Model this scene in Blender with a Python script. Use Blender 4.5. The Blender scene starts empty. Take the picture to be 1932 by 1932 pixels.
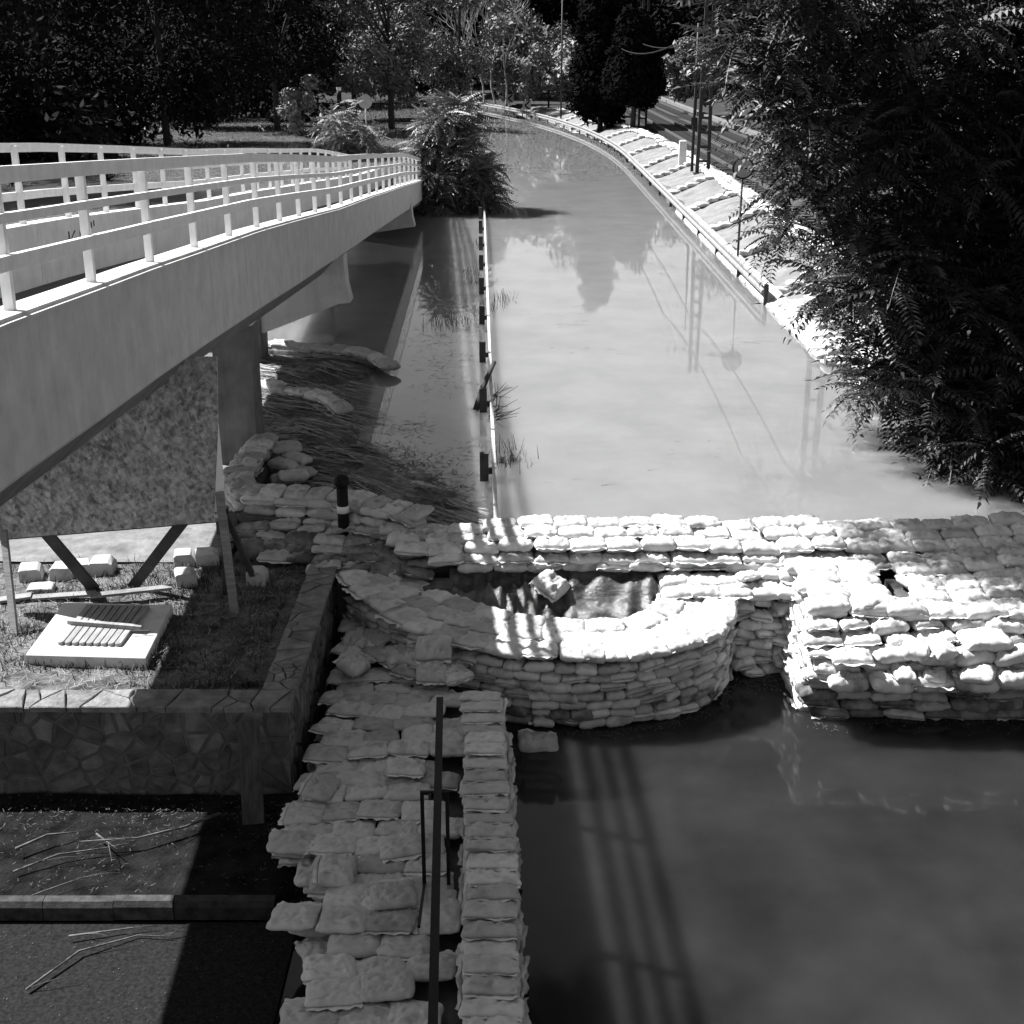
import bpy, math, random
import numpy as np
from mathutils import Vector, Matrix, Euler, noise

random.seed(7)
rng = np.random.default_rng(7)
S = bpy.context.scene
COL = S.collection
R = math.radians

# ------------------------------------------------------------------ camera
F_PX = 2450.0 / 1932.0
PITCH = math.atan(886 / 2450)
CAM_H = 7.0
cam_d = bpy.data.cameras.new("camera")
cam_d.sensor_width = 36.0
cam_d.lens = 36.0 * F_PX
cam_d.clip_start = 0.05
cam_d.clip_end = 2000
cam = bpy.data.objects.new("camera", cam_d)
COL.objects.link(cam)
cam.location = (0, 0, CAM_H)
cam.rotation_euler = (math.pi / 2 - PITCH, 0, 0)
S.camera = cam

# ------------------------------------------------------------------ light
sun_vec = Vector((-0.785, 0.35, 1.0)).normalized()       # towards the sun
world = bpy.data.worlds.new("World")
S.world = world
world.use_nodes = True
wn = world.node_tree
wn.nodes.clear()
sky = wn.nodes.new("ShaderNodeTexSky")
sky.sky_type = 'NISHITA'
sky.sun_disc = False
sky.sun_elevation = math.asin(sun_vec.z)
sky.sun_rotation = math.atan2(sun_vec.x, sun_vec.y)
bw = wn.nodes.new("ShaderNodeRGBToBW")
bg = wn.nodes.new("ShaderNodeBackground")
bg.inputs[1].default_value = 0.052
wo = wn.nodes.new("ShaderNodeOutputWorld")
wn.links.new(sky.outputs[0], bw.inputs[0])
wn.links.new(bw.outputs[0], bg.inputs[0])
wn.links.new(bg.outputs[0], wo.inputs[0])
sl = bpy.data.lights.new("sun", 'SUN')
sl.energy = 4.9
sl.angle = R(0.5)
sl.color = (1.0, 1.0, 1.0)
so = bpy.data.objects.new("sun", sl)
COL.objects.link(so)
so.rotation_euler = sun_vec.to_track_quat('Z', 'Y').to_euler()
S.view_settings.view_transform = 'Standard'
S.view_settings.look = 'None'
S.view_settings.gamma = 1.0
S.view_settings.use_curve_mapping = False
S.view_settings.exposure = 1.55
try:
    S.cycles.max_bounces = 6
    S.cycles.transparent_max_bounces = 4
    S.cycles.use_denoising = True
except Exception:
    pass

# ------------------------------------------------------------------ helpers
_c, _s = math.cos(PITCH), math.sin(PITCH)
def _ray(u, v):
    a = (u - 966) / 2450; b = (966 - v) / 2450
    return a, _c + b * _s, -_s + b * _c
def at(u, v, z):
    r = _ray(u, v); t = (z - CAM_H) / r[2]
    return r[0] * t, r[1] * t
def aty(u, v, y):
    r = _ray(u, v); t = y / r[1]
    return Vector((r[0] * t, y, CAM_H + r[2] * t))

def tag(o, label=None, cat=None, group=None, kind=None):
    if label: o['label'] = label
    if cat: o['category'] = cat
    if group: o['group'] = group
    if kind: o['kind'] = kind
    return o
def empty(name, loc=(0, 0, 0), rz=0.0):
    o = bpy.data.objects.new(name, None)
    COL.objects.link(o)
    o.location = loc
    o.rotation_euler = (0, 0, rz)
    o.empty_display_size = 0.2
    return o
def link(name, me, parent=None, loc=None, rot=None, scale=None):
    o = bpy.data.objects.new(name, me)
    COL.objects.link(o)
    if parent is not None: o.parent = parent
    if loc is not None: o.location = loc
    if rot is not None: o.rotation_euler = rot
    if scale is not None: o.scale = scale
    return o

class MB:
    """collects shapes and links them as ONE mesh object"""
    def __init__(s): s.v = []; s.f = []
    def add(s, vs, fs):
        n = len(s.v); s.v += [tuple(p) for p in vs]; s.f += [tuple(i + n for i in f) for f in fs]
    def box(s, a, b, M=None):
        x0, y0, z0 = a; x1, y1, z1 = b
        vs = [Vector(p) for p in ((x0,y0,z0),(x1,y0,z0),(x1,y1,z0),(x0,y1,z0),(x0,y0,z1),(x1,y0,z1),(x1,y1,z1),(x0,y1,z1))]
        if M is not None: vs = [M @ p for p in vs]
        s.add(vs, [(0,3,2,1),(4,5,6,7),(0,1,5,4),(1,2,6,5),(2,3,7,6),(3,0,4,7)])
    def bar(s, p, q, w, h, up=(0, 0, 1)):
        """box section bar from p to q, w across, h along up"""
        p = Vector(p); q = Vector(q); d = (q - p); L = d.length
        if L < 1e-6: return
        d.normalize(); up = Vector(up)
        if abs(d.dot(up)) > 0.98: up = Vector((0, 1, 0))
        sd = d.cross(up).normalized(); u2 = sd.cross(d).normalized()
        vs = []
        for e in (p, q):
            for (i, j) in ((-1, -1), (1, -1), (1, 1), (-1, 1)):
                vs.append(e + sd * (i * w / 2) + u2 * (j * h / 2))
        s.add(vs, [(0,1,2,3),(7,6,5,4),(0,4,5,1),(1,5,6,2),(2,6,7,3),(3,7,4,0)])
    def tube(s, pts, radii, n=8, cap=True):
        pts = [Vector(p) for p in pts]
        if not hasattr(radii, '__len__'): radii = [radii] * len(pts)
        base = len(s.v)
        for i, p in enumerate(pts):
            d = (pts[min(i + 1, len(pts) - 1)] - pts[max(i - 1, 0)])
            d = d.normalized() if d.length > 1e-9 else Vector((0, 0, 1))
            a = Vector((0, 0, 1)) if abs(d.z) < 0.9 else Vector((1, 0, 0))
            x = d.cross(a).normalized(); y = d.cross(x)
            for k in range(n):
                t = 2 * math.pi * k / n
                s.v.append(tuple(p + (x * math.cos(t) + y * math.sin(t)) * radii[i]))
        for i in range(len(pts) - 1):
            for k in range(n):
                a = base + i * n + k; b = base + i * n + (k + 1) % n
                s.f.append((a, b, b + n, a + n))
        if cap:
            s.f.append(tuple(base + k for k in range(n))[::-1])
            s.f.append(tuple(base + (len(pts) - 1) * n + k for k in range(n)))
    def prism(s, poly, z0, z1, M=None, bev=0.0):
        """extrude a 2-D polygon from z0 to z1 (local), optional bevelled top, M maps to place"""
        n = len(poly); cx = sum(p[0] for p in poly) / n; cy = sum(p[1] for p in poly) / n
        vs = [Vector((x, y, z0)) for x, y in poly] + [Vector((x, y, z1 - bev)) for x, y in poly]
        fs = [tuple(range(n))[::-1]] + [(i, (i + 1) % n, n + (i + 1) % n, n + i) for i in range(n)]
        if bev > 0:
            vs += [Vector((x + (cx - x) * min(.45, bev * 1.4 / max(1e-6, math.hypot(x - cx, y - cy))), y + (cy - y) * min(.45, bev * 1.4 / max(1e-6, math.hypot(x - cx, y - cy))), z1)) for x, y in poly]
            fs += [(n + i, n + (i + 1) % n, 2 * n + (i + 1) % n, 2 * n + i) for i in range(n)]
            fs += [tuple(range(2 * n, 3 * n))]
        else:
            fs += [tuple(range(n, 2 * n))]
        if M is not None: vs = [M @ p for p in vs]
        s.add(vs, fs)
    def mesh(s, name, mat, smooth=False):
        me = bpy.data.meshes.new(name)
        me.from_pydata(s.v, [], s.f)
        me.materials.append(mat)
        if smooth: me.polygons.foreach_set('use_smooth', [True] * len(me.polygons))
        me.update()
        return me
    def build(s, name, mat, parent=None, smooth=False, loc=None, rot=None):
        return link(name, s.mesh(name, mat, smooth), parent, loc, rot)

def np_mesh(name, V, Fq, mat, smooth=False):
    """fast mesh from numpy: V (n,3), Fq (m,4) or (m,3)"""
    me = bpy.data.meshes.new(name)
    m, k = Fq.shape
    me.vertices.add(len(V)); me.vertices.foreach_set('co', V.astype(np.float32).ravel())
    me.loops.add(m * k); me.loops.foreach_set('vertex_index', Fq.astype(np.int32).ravel())
    me.polygons.add(m); me.polygons.foreach_set('loop_start', np.arange(0, m * k, k, dtype=np.int32))
    me.polygons.foreach_set('loop_total', np.full(m, k, dtype=np.int32))
    me.materials.append(mat)
    if smooth: me.polygons.foreach_set('use_smooth', np.ones(m, dtype=bool))
    me.update(calc_edges=True)
    return me

# ------------------------------------------------------------------ materials (a black and white world: greys only)
def g(v): return (v, v, v, 1.0)
def mat(name, lo, hi, rough=0.85, scale=6.0, detail=6.0, bump=0.3, bscale=30.0, bdist=0.01, spec=0.3, objrand=0.0, spots=None, extra=None, coord='Object', stretch=(1, 1, 1), drips=0.0, folds=0.0):
    m = bpy.data.materials.new(name); m.use_nodes = True
    nt = m.node_tree; N = nt.nodes; L = nt.links
    b = N['Principled BSDF']
    b.inputs['Roughness'].default_value = rough
    b.inputs['Specular IOR Level'].default_value = spec
    tc = N.new('ShaderNodeTexCoord'); mp = N.new('ShaderNodeMapping')
    mp.inputs['Scale'].default_value = stretch
    if coord == 'World':
        ge = N.new('ShaderNodeNewGeometry'); L.new(ge.outputs['Position'], mp.inputs[0])
    else:
        L.new(tc.outputs[coord], mp.inputs[0])
    vec = mp.outputs[0]
    if objrand > 0 and coord == 'Object':
        oi0 = N.new('ShaderNodeObjectInfo'); ad = N.new('ShaderNodeVectorMath'); ad.operation = 'ADD'
        mu = N.new('ShaderNodeMath'); mu.operation = 'MULTIPLY'; mu.inputs[1].default_value = 37.0
        L.new(oi0.outputs['Random'], mu.inputs[0]); L.new(mp.outputs[0], ad.inputs[0]); L.new(mu.outputs[0], ad.inputs[1])
        vec = ad.outputs[0]
    n1 = N.new('ShaderNodeTexNoise'); n1.inputs['Scale'].default_value = scale; n1.inputs['Detail'].default_value = detail
    n1.inputs['Roughness'].default_value = 0.62
    L.new(vec, n1.inputs['Vector'])
    cr = N.new('ShaderNodeValToRGB')
    cr.color_ramp.elements[0].position = 0.32; cr.color_ramp.elements[1].position = 0.68
    cr.color_ramp.elements[0].color = g(lo); cr.color_ramp.elements[1].color = g(hi)
    L.new(n1.outputs['Fac'], cr.inputs[0])
    col = cr.outputs[0]
    if spots:                                     # stains: (scale, threshold, darkness)
        n3 = N.new('ShaderNodeTexNoise'); n3.inputs['Scale'].default_value = spots[0]; n3.inputs['Detail'].default_value = 5
        L.new(vec, n3.inputs['Vector'])
        c3 = N.new('ShaderNodeValToRGB'); c3.color_ramp.elements[0].position = spots[1]; c3.color_ramp.elements[1].position = spots[1] + 0.12
        c3.color_ramp.elements[0].color = g(1); c3.color_ramp.elements[1].color = g(spots[2])
        L.new(n3.outputs['Fac'], c3.inputs[0])
        mx = N.new('ShaderNodeMix'); mx.data_type = 'RGBA'; mx.blend_type = 'MULTIPLY'; mx.inputs[0].default_value = 1
        L.new(col, mx.inputs[6]); L.new(c3.outputs[0], mx.inputs[7]); col = mx.outputs[2]
    if drips > 0:                                 # rain streaks running down
        mp2 = N.new('ShaderNodeMapping'); mp2.inputs['Scale'].default_value = (3.2, 3.2, .16)
        ge2 = N.new('ShaderNodeNewGeometry'); L.new(ge2.outputs['Position'], mp2.inputs[0])
        n4 = N.new('ShaderNodeTexNoise'); n4.inputs['Scale'].default_value = 1.6; n4.inputs['Detail'].default_value = 7; n4.inputs['Roughness'].default_value = .7
        L.new(mp2.outputs[0], n4.inputs['Vector'])
        c4 = N.new('ShaderNodeValToRGB'); c4.color_ramp.elements[0].position = .40; c4.color_ramp.elements[1].position = .72
        c4.color_ramp.elements[0].color = g(1); c4.color_ramp.elements[1].color = g(1 - drips)
        L.new(n4.outputs['Fac'], c4.inputs[0])
        mx = N.new('ShaderNodeMix'); mx.data_type = 'RGBA'; mx.blend_type = 'MULTIPLY'; mx.inputs[0].default_value = 1
        L.new(col, mx.inputs[6]); L.new(c4.outputs[0], mx.inputs[7]); col = mx.outputs[2]
    if objrand > 0:
        oi = N.new('ShaderNodeObjectInfo'); mr = N.new('ShaderNodeMapRange')
        mr.inputs['To Min'].default_value = 1 - objrand; mr.inputs['To Max'].default_value = 1.0 + objrand * 0.25
        L.new(oi.outputs['Random'], mr.inputs[0])
        mx = N.new('ShaderNodeMix'); mx.data_type = 'RGBA'; mx.blend_type = 'MULTIPLY'; mx.inputs[0].default_value = 1
        cb = N.new('ShaderNodeCombineColor')
        for i in range(3): L.new(mr.outputs[0], cb.inputs[i])
        L.new(col, mx.inputs[6]); L.new(cb.outputs[0], mx.inputs[7]); col = mx.outputs[2]
    L.new(col, b.inputs['Base Color'])
    if bump > 0:
        n2 = N.new('ShaderNodeTexNoise'); n2.inputs['Scale'].default_value = bscale; n2.inputs['Detail'].default_value = 8
        n2.inputs['Roughness'].default_value = 0.65
        L.new(vec, n2.inputs['Vector'])
        bp = N.new('ShaderNodeBump'); bp.inputs['Strength'].default_value = bump; bp.inputs['Distance'].default_value = bdist
        L.new(n2.outputs['Fac'], bp.inputs['Height']); L.new(bp.outputs[0], b.inputs['Normal'])
        if folds > 0:                             # cloth folds: thin ridges, warped
            n5 = N.new('ShaderNodeTexNoise'); n5.noise_type = 'RIDGED_MULTIFRACTAL'
            n5.inputs['Scale'].default_value = 3.4; n5.inputs['Detail'].default_value = 2.5; n5.inputs['Roughness'].default_value = .45; n5.inputs['Distortion'].default_value = .7
            mp5 = N.new('ShaderNodeMapping'); mp5.inputs['Scale'].default_value = (.7, 1.5, 1.0); L.new(vec, mp5.inputs[0]); L.new(mp5.outputs[0], n5.inputs['Vector'])
            b5 = N.new('ShaderNodeBump'); b5.inputs['Strength'].default_value = 1.0; b5.inputs['Distance'].default_value = folds
            L.new(n5.outputs['Fac'], b5.inputs['Height']); L.new(bp.outputs[0], b5.inputs['Normal']); L.new(b5.outputs[0], b.inputs['Normal'])
            n6 = N.new('ShaderNodeTexNoise'); n6.inputs['Scale'].default_value = 160; n6.inputs['Detail'].default_value = 1
            L.new(tc.outputs['Object'], n6.inputs['Vector'])
            b6 = N.new('ShaderNodeBump'); b6.inputs['Strength'].default_value = .5; b6.inputs['Distance'].default_value = .003
            L.new(n6.outputs['Fac'], b6.inputs['Height']); L.new(b5.outputs[0], b6.inputs['Normal']); L.new(b6.outputs[0], b.inputs['Normal'])
    if extra: extra(nt, b, vec)
    return m

def ramp_color(m, vals):
    pass

M = {}
M['bag'] = mat('bag_cloth', .42, .64, rough=.8, scale=5, bump=.6, bscale=6, bdist=.02, objrand=.24, spots=(4.5, .56, .55), folds=.016)
M['bag_worn'] = mat('worn_bag_cloth', .40, .60, rough=.85, scale=5, bump=.6, bscale=6, bdist=.02, objrand=.36, spots=(5, .55, .6), folds=.020)
M['hem'] = mat('folded_hem_cloth', .50, .66, rough=.8, scale=9, bump=.4, bscale=20, bdist=.01, objrand=.2)
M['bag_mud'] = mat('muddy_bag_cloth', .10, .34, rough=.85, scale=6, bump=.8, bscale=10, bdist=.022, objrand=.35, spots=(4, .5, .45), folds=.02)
M['concrete'] = mat('ramp_concrete', .44, .56, drips=.16, rough=.9, scale=3.0, bump=.25, bscale=25, bdist=.006, spots=(7, .62, .86), coord='World')
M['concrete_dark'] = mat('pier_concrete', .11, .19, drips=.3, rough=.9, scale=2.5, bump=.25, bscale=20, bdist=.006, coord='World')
M['white_paint'] = mat('white_rail_paint', .66, .80, drips=.10, rough=.5, scale=6, bump=.1, bscale=30, bdist=.003, coord='World', spots=(9, .66, .8))
M['deck'] = mat('deck_asphalt', .05, .08, rough=.9, scale=5, coord='World')
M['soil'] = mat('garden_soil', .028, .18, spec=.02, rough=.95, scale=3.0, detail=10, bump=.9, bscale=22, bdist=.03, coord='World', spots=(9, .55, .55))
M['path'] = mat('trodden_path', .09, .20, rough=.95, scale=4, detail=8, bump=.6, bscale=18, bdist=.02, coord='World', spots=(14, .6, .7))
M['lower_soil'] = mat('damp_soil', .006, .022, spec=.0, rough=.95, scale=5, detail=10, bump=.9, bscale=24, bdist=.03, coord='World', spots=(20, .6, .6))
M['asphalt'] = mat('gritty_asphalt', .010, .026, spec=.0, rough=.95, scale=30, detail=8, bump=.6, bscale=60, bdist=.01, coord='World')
M['ground'] = mat('earth', .03, .06, spec=.0, rough=.95, scale=.6, detail=8, bump=.6, bscale=5, bdist=.05, coord='World')
M['mortar'] = mat('wall_mortar', .075, .13, spec=.05, rough=.95, scale=6, bump=.7, bscale=25, bdist=.01, coord='World')
M['stone'] = mat('wall_stone', .07, .19, rough=.85, scale=5, bump=.9, bscale=14, bdist=.02, spec=.1, objrand=.42, coord='Object')
M['coping'] = mat('coping_stone', .10, .26, rough=.9, scale=5, bump=1.0, bscale=12, bdist=.03, objrand=.22)
M['block'] = mat('cut_kerb_block', .34, .46, rough=.9, scale=7, bump=.5, bscale=20, bdist=.01, objrand=.12, spots=(8, .58, .7))
M['slab'] = mat('slab_concrete', .48, .60, rough=.9, scale=6, bump=.4, bscale=25, bdist=.006, spots=(10, .62, .8))
M['slat'] = mat('grey_slat_wood', .17, .30, rough=.8, scale=4, bump=.5, bscale=14, bdist=.005, objrand=.12, stretch=(6, 1, 1))
M['wood'] = mat('weathered_plank', .14, .26, rough=.85, scale=4, bump=.6, bscale=14, bdist=.008, stretch=(1, 1, 8))
M['dark_wood'] = mat('dark_timber', .03, .07, rough=.85, scale=4, bump=.5, bscale=14, bdist=.008)
M['old_plank'] = mat('old_plank_wood', .02, .075, rough=.9, scale=5, bump=.6, bscale=14, bdist=.008, stretch=(4, 1, .8))
M['black'] = mat('black_metal', .006, .012, rough=.6, scale=8, bump=.15, bscale=40, bdist=.002, spec=.15)
M['steel'] = mat('dark_steel', .015, .03, rough=.6, scale=8, bump=.2, bscale=30, bdist=.003)
M['dull_galv'] = mat('weathered_galvanised_steel', .16, .30, rough=.6, scale=3, bump=.15, bscale=20, bdist=.003, coord='World', drips=.3)
M['galv'] = mat('galvanised_steel', .34, .48, rough=.5, scale=4, bump=.15, bscale=20, bdist=.003, coord='World')
M['tarp'] = mat('black_tarpaulin', .02, .13, rough=.25, scale=3, bump=.8, bscale=5, bdist=.05, stretch=(1, 1, 3), spec=.6, coord='World')
M['tarp_dull'] = mat('muddy_tarpaulin', .012, .15, rough=.35, scale=3, bump=1.0, bscale=7, bdist=.05, spec=.6, coord='World', stretch=(1, 3, 1))
M['tarp_white'] = mat('pale_geotextile', .11, .20, rough=.85, scale=1.5, bump=.7, bscale=3, bdist=.06, coord='World', spots=(2.5, .6, .8))
M['fill'] = mat('wet_sand', .05, .10, rough=.95, scale=8, coord='World')
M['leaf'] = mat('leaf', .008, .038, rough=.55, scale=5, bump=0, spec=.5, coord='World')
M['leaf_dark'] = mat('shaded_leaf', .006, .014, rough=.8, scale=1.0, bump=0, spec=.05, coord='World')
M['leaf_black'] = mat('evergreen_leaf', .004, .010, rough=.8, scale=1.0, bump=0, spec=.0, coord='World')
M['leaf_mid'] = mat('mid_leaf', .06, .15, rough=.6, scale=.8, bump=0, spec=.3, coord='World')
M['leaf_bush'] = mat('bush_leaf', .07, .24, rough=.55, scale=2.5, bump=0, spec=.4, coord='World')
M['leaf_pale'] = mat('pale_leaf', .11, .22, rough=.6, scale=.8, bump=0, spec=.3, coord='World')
M['bark'] = mat('bark', .02, .05, rough=.95, scale=5, bump=.8, bscale=12, bdist=.02)
M['dead'] = mat('dry_wood', .14, .26, rough=.9, scale=5, bump=.4, bscale=12, bdist=.01)
M['twig'] = mat('muddy_twig', .04, .14, rough=.9, scale=14, bump=0, coord='World')
M['straw'] = mat('straw', .18, .40, rough=.85, scale=9, bump=0, coord='World')
M['litter'] = mat('dead_leaf', .04, .10, rough=.85, scale=9, bump=0, coord='World')
M['wire'] = mat('wire', .01, .015, rough=.9, bump=0, spec=.1)
M['kerbstone'] = mat('dark_kerb', .015, .07, rough=.9, scale=9, bump=.6, bscale=20, bdist=.01, objrand=.4, coord='World')
M['reed'] = mat('wet_reed', .03, .14, rough=.7, scale=9, bump=0, coord='World')
M['sign_grey'] = mat('sign_face', .22, .26, rough=.5, scale=3, bump=0)
M['white'] = mat('white_band', .68, .78, rough=.6, scale=5, bump=0)
M['rust'] = mat('rail_steel', .06, .10, rough=.5, scale=8, bump=.2, bscale=20, bdist=.004)
M['ballast'] = mat('track_ballast', .04, .10, rough=.95, scale=14, detail=8, bump=1.0, bscale=14, bdist=.05, coord='World')

def osb():
    m = bpy.data.materials.new('strand_board'); m.use_nodes = True
    nt = m.node_tree; N = nt.nodes; L = nt.links; b = N['Principled BSDF']
    b.inputs['Roughness'].default_value = .7
    tc = N.new('ShaderNodeTexCoord')
    acc = None
    for i, (ang, sc) in enumerate(((0.3, 26), (1.1, 30), (2.2, 24), (2.8, 34))):
        mp = N.new('ShaderNodeMapping'); mp.vector_type = 'TEXTURE'; mp.inputs['Rotation'].default_value = (0, ang, 0); mp.inputs['Scale'].default_value = (1.0, 1, 2.6)
        L.new(tc.outputs['Object'], mp.inputs[0])
        vo = N.new('ShaderNodeTexVoronoi'); vo.inputs['Scale'].default_value = sc
        L.new(mp.outputs[0], vo.inputs['Vector'])
        bwn = N.new('ShaderNodeRGBToBW'); L.new(vo.outputs['Color'], bwn.inputs[0])
        if acc is None: acc = bwn.outputs[0]
        else:
            mm = N.new('ShaderNodeMath'); mm.operation = 'ADD' if i % 2 else 'ADD'
            L.new(acc, mm.inputs[0]); L.new(bwn.outputs[0], mm.inputs[1]); acc = mm.outputs[0]
    n0 = N.new('ShaderNodeTexNoise'); n0.inputs['Scale'].default_value = 1.3; L.new(tc.outputs['Object'], n0.inputs['Vector'])
    ma = N.new('ShaderNodeMath'); ma.operation = 'ADD'; L.new(acc, ma.inputs[0]); L.new(n0.outputs['Fac'], ma.inputs[1])
    mr = N.new('ShaderNodeMapRange'); mr.inputs['From Min'].default_value = 1.5; mr.inputs['From Max'].default_value = 3.7
    mr.inputs['To Min'].default_value = .08; mr.inputs['To Max'].default_value = .50
    L.new(ma.outputs[0], mr.inputs[0])
    cb = N.new('ShaderNodeCombineColor')
    for i in range(3): L.new(mr.outputs[0], cb.inputs[i])
    L.new(cb.outputs[0], b.inputs['Base Color'])
    return m
M['osb'] = osb()

def water(name, base, bump_s, rough, scales=((.35, .5), (3.0, 1.0)), variation=.3, sss=0):
    m = bpy.data.materials.new(name); m.use_nodes = True
    nt = m.node_tree; N = nt.nodes; L = nt.links; b = N['Principled BSDF']
    b.inputs['Roughness'].default_value = rough
    b.inputs['IOR'].default_value = 1.33 if not sss or sss < .7 else 1.42
    if sss:
        b.subsurface_method = 'BURLEY'; b.inputs['Subsurface Weight'].default_value = 1.0
        b.inputs['Subsurface Radius'].default_value = (1, 1, 1); b.inputs['Subsurface Scale'].default_value = sss
    ge = N.new('ShaderNodeNewGeometry')
    n0 = N.new('ShaderNodeTexNoise'); n0.inputs['Scale'].default_value = .8; n0.inputs['Detail'].default_value = 9
    n0.inputs['Roughness'].default_value = .6
    L.new(ge.outputs['Position'], n0.inputs['Vector'])
    mr = N.new('ShaderNodeMapRange'); mr.inputs['From Min'].default_value = .3; mr.inputs['From Max'].default_value = .7
    mr.inputs['To Min'].default_value = base * (1 - variation); mr.inputs['To Max'].default_value = base * (1 + variation)
    L.new(n0.outputs['Fac'], mr.inputs[0])
    cb = N.new('ShaderNodeCombineColor')
    for i in range(3): L.new(mr.outputs[0], cb.inputs[i])
    L.new(cb.outputs[0], b.inputs['Base Color'])
    prev = None
    for sc, st in scales:
        n = N.new('ShaderNodeTexNoise'); n.inputs['Scale'].default_value = sc; n.inputs['Detail'].default_value = 3
        L.new(ge.outputs['Position'], n.inputs['Vector'])
        bp = N.new('ShaderNodeBump'); bp.inputs['Strength'].default_value = 1.0; bp.inputs['Distance'].default_value = bump_s * st
        L.new(n.outputs['Fac'], bp.inputs['Height'])
        if prev is not None: L.new(prev, bp.inputs['Normal'])
        prev = bp.outputs[0]
    L.new(prev, b.inputs['Normal'])
    return m
M['river'] = water('muddy_flood_water', .165, .0005, .004, variation=.12, sss=.9)
M['seep'] = water('seepage_water', .017, .0008, .07, variation=.35, sss=.55)

# ------------------------------------------------------------------ large structure: ground and water
WZ = 1.0          # flood level outside the dam
def smooth(a, b, x):
    t = max(0, min(1, (x - a) / (b - a))); return t * t * (3 - 2 * t)
def rail_x(y):    # outer edge of the flooded road, along the guard rail
    return 6.05 - (0 if y < 70 else ((y - 70) ** 2) * 0.0024)
def gz(x, y):
    z = -0.9
    off = x - rail_x(y)
    if y > 24 or x > 6:
        e = smooth(0.15, 2.6, off) * (smooth(13.5, 22, y))
        z = z + (2.38 + .25 * smooth(15, 40, x)) * e
        if 0.1 < off and y > 24: z = max(z, -0.9 + 2.38 * smooth(0.0, 2.6, off) ** .55)
    z = max(z, -0.9 + 12 * smooth(150, 330, y) + 2.1 * smooth(128, 150, y))
    z = max(z, -0.9 + 2.3 * smooth(38, 60, -x) + 8 * smooth(60, 160, -x))
    z = max(z, -0.9 + 2.4 * smooth(7.2, 9.5, x) if y < 24 else -9)
    return z
def grid_mesh(name, xs, ys, zf, m, smooth_=True):
    xs = list(xs); ys = list(ys)
    V = np.array([(x, y, zf(x, y)) for y in ys for x in xs]); nx = len(xs)
    Fc = np.array([(j * nx + i, j * nx + i + 1, (j + 1) * nx + i + 1, (j + 1) * nx + i) for j in range(len(ys) - 1) for i in range(nx - 1)])
    return np_mesh(name, V, Fc, m, smooth_)
xs = list(np.linspace(-300, -60, 13)) + list(np.linspace(-55, -10, 16)) + list(np.linspace(-9, 22, 63)) + list(np.linspace(24, 60, 13)) + list(np.linspace(75, 300, 10))
ys = list(np.linspace(-30, 20, 26)) + list(np.linspace(21, 160, 120)) + list(np.linspace(170, 700, 28))
tag(link('ground', grid_mesh('ground', xs, ys, gz, M['ground'])), 'dark earth under and around the flooded road', kind='structure')

ww = MB()
ww.add([(-160, 21, WZ), (-3.9, 21, WZ), (-3.9, 15.0, WZ), (9.5, 15.0, WZ), (9.5, 21, WZ), (9.5, 170, WZ), (-160, 170, WZ), (-3.9, 170, WZ)],
       [(0, 1, 7, 6), (2, 3, 4, 1), (1, 4, 5, 7)])
tag(ww.build('flood_water', M['river']), 'pale muddy flood water covering the road', kind='structure')
w2 = MB(); w2.add([(-2.2, -6, 0), (14, -6, 0), (14, 14.3, 0), (-2.2, 14.3, 0)], [(0, 1, 2, 3)])
tag(w2.build('seepage_water', M['seep']), 'dark seepage water inside the sandbag dam', kind='structure')

def nz(x, y, s, a, o=0.0): return a * noise.fractal(Vector((x * s, y * s, o)), 1.0, 2.0, 4)
# garden terrace, behind the stone wall
tag(link('garden_soil', grid_mesh('garden_soil', np.arange(-16, -2.38, .12), np.arange(11.15, 14.80, .12), lambda x, y: 1.0 + nz(x, y, 1.2, .035), M['soil'])), 'patchy dry soil of the raised garden', kind='structure')
tag(link('path', grid_mesh('path', list(np.arange(-16, -3.3, .25)), np.arange(14.72, 22.0, .25), lambda x, y: 1.035 + nz(x, y, .8, .02) - .5 * smooth(20.2, 21.8, y) , M['path'])), 'trodden pale earth path crossing under the ramp', kind='structure')
tag(link('garden_corner', grid_mesh('garden_corner', np.arange(-3.45, -1.2, .15), np.arange(14.3, 16.2, .15), lambda x, y: 1.0 + nz(x, y, 1.2, .03), M['soil'])), 'dark soil at the end of the garden wall', kind='structure')
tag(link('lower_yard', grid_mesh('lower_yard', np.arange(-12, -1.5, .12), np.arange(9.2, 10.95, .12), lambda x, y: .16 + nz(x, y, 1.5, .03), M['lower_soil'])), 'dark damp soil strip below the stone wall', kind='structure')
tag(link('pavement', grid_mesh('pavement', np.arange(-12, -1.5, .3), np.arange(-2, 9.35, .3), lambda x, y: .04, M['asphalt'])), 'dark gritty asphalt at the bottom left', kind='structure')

# ------------------------------------------------------------------ the concrete ramp with white railings
# (y, z of ledge top, face height)
prof = [(-14, 6.35, 1.15), (-4, 5.95, 1.12), (3, 5.6, 1.10), (8.5, 5.30, 1.07), (10, 5.20, 1.06), (12, 5.07, 1.04), (14, 4.93, 1.02), (17.2, 4.71, 1.02), (20, 4.48, 1.0), (22.5, 4.27, .96), (25.3, 4.03, .92),
        (28, 3.84, .9), (31.1, 3.62, .88), (35, 3.32, .85), (40.3, 2.93, .82), (45, 2.56, .78), (50, 2.18, .72), (56, 1.80, .7), (64, 1.35, .7)]
def pr(y):
    for a, b in zip(prof, prof[1:]):
        if y <= b[0]:
            t = (y - a[0]) / (b[0] - a[0]); return a[1] + (b[1] - a[1]) * t, a[2] + (b[2] - a[2]) * t
    return prof[-1][1], prof[-1][2]
XN, XF = -3.30, -5.85
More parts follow.
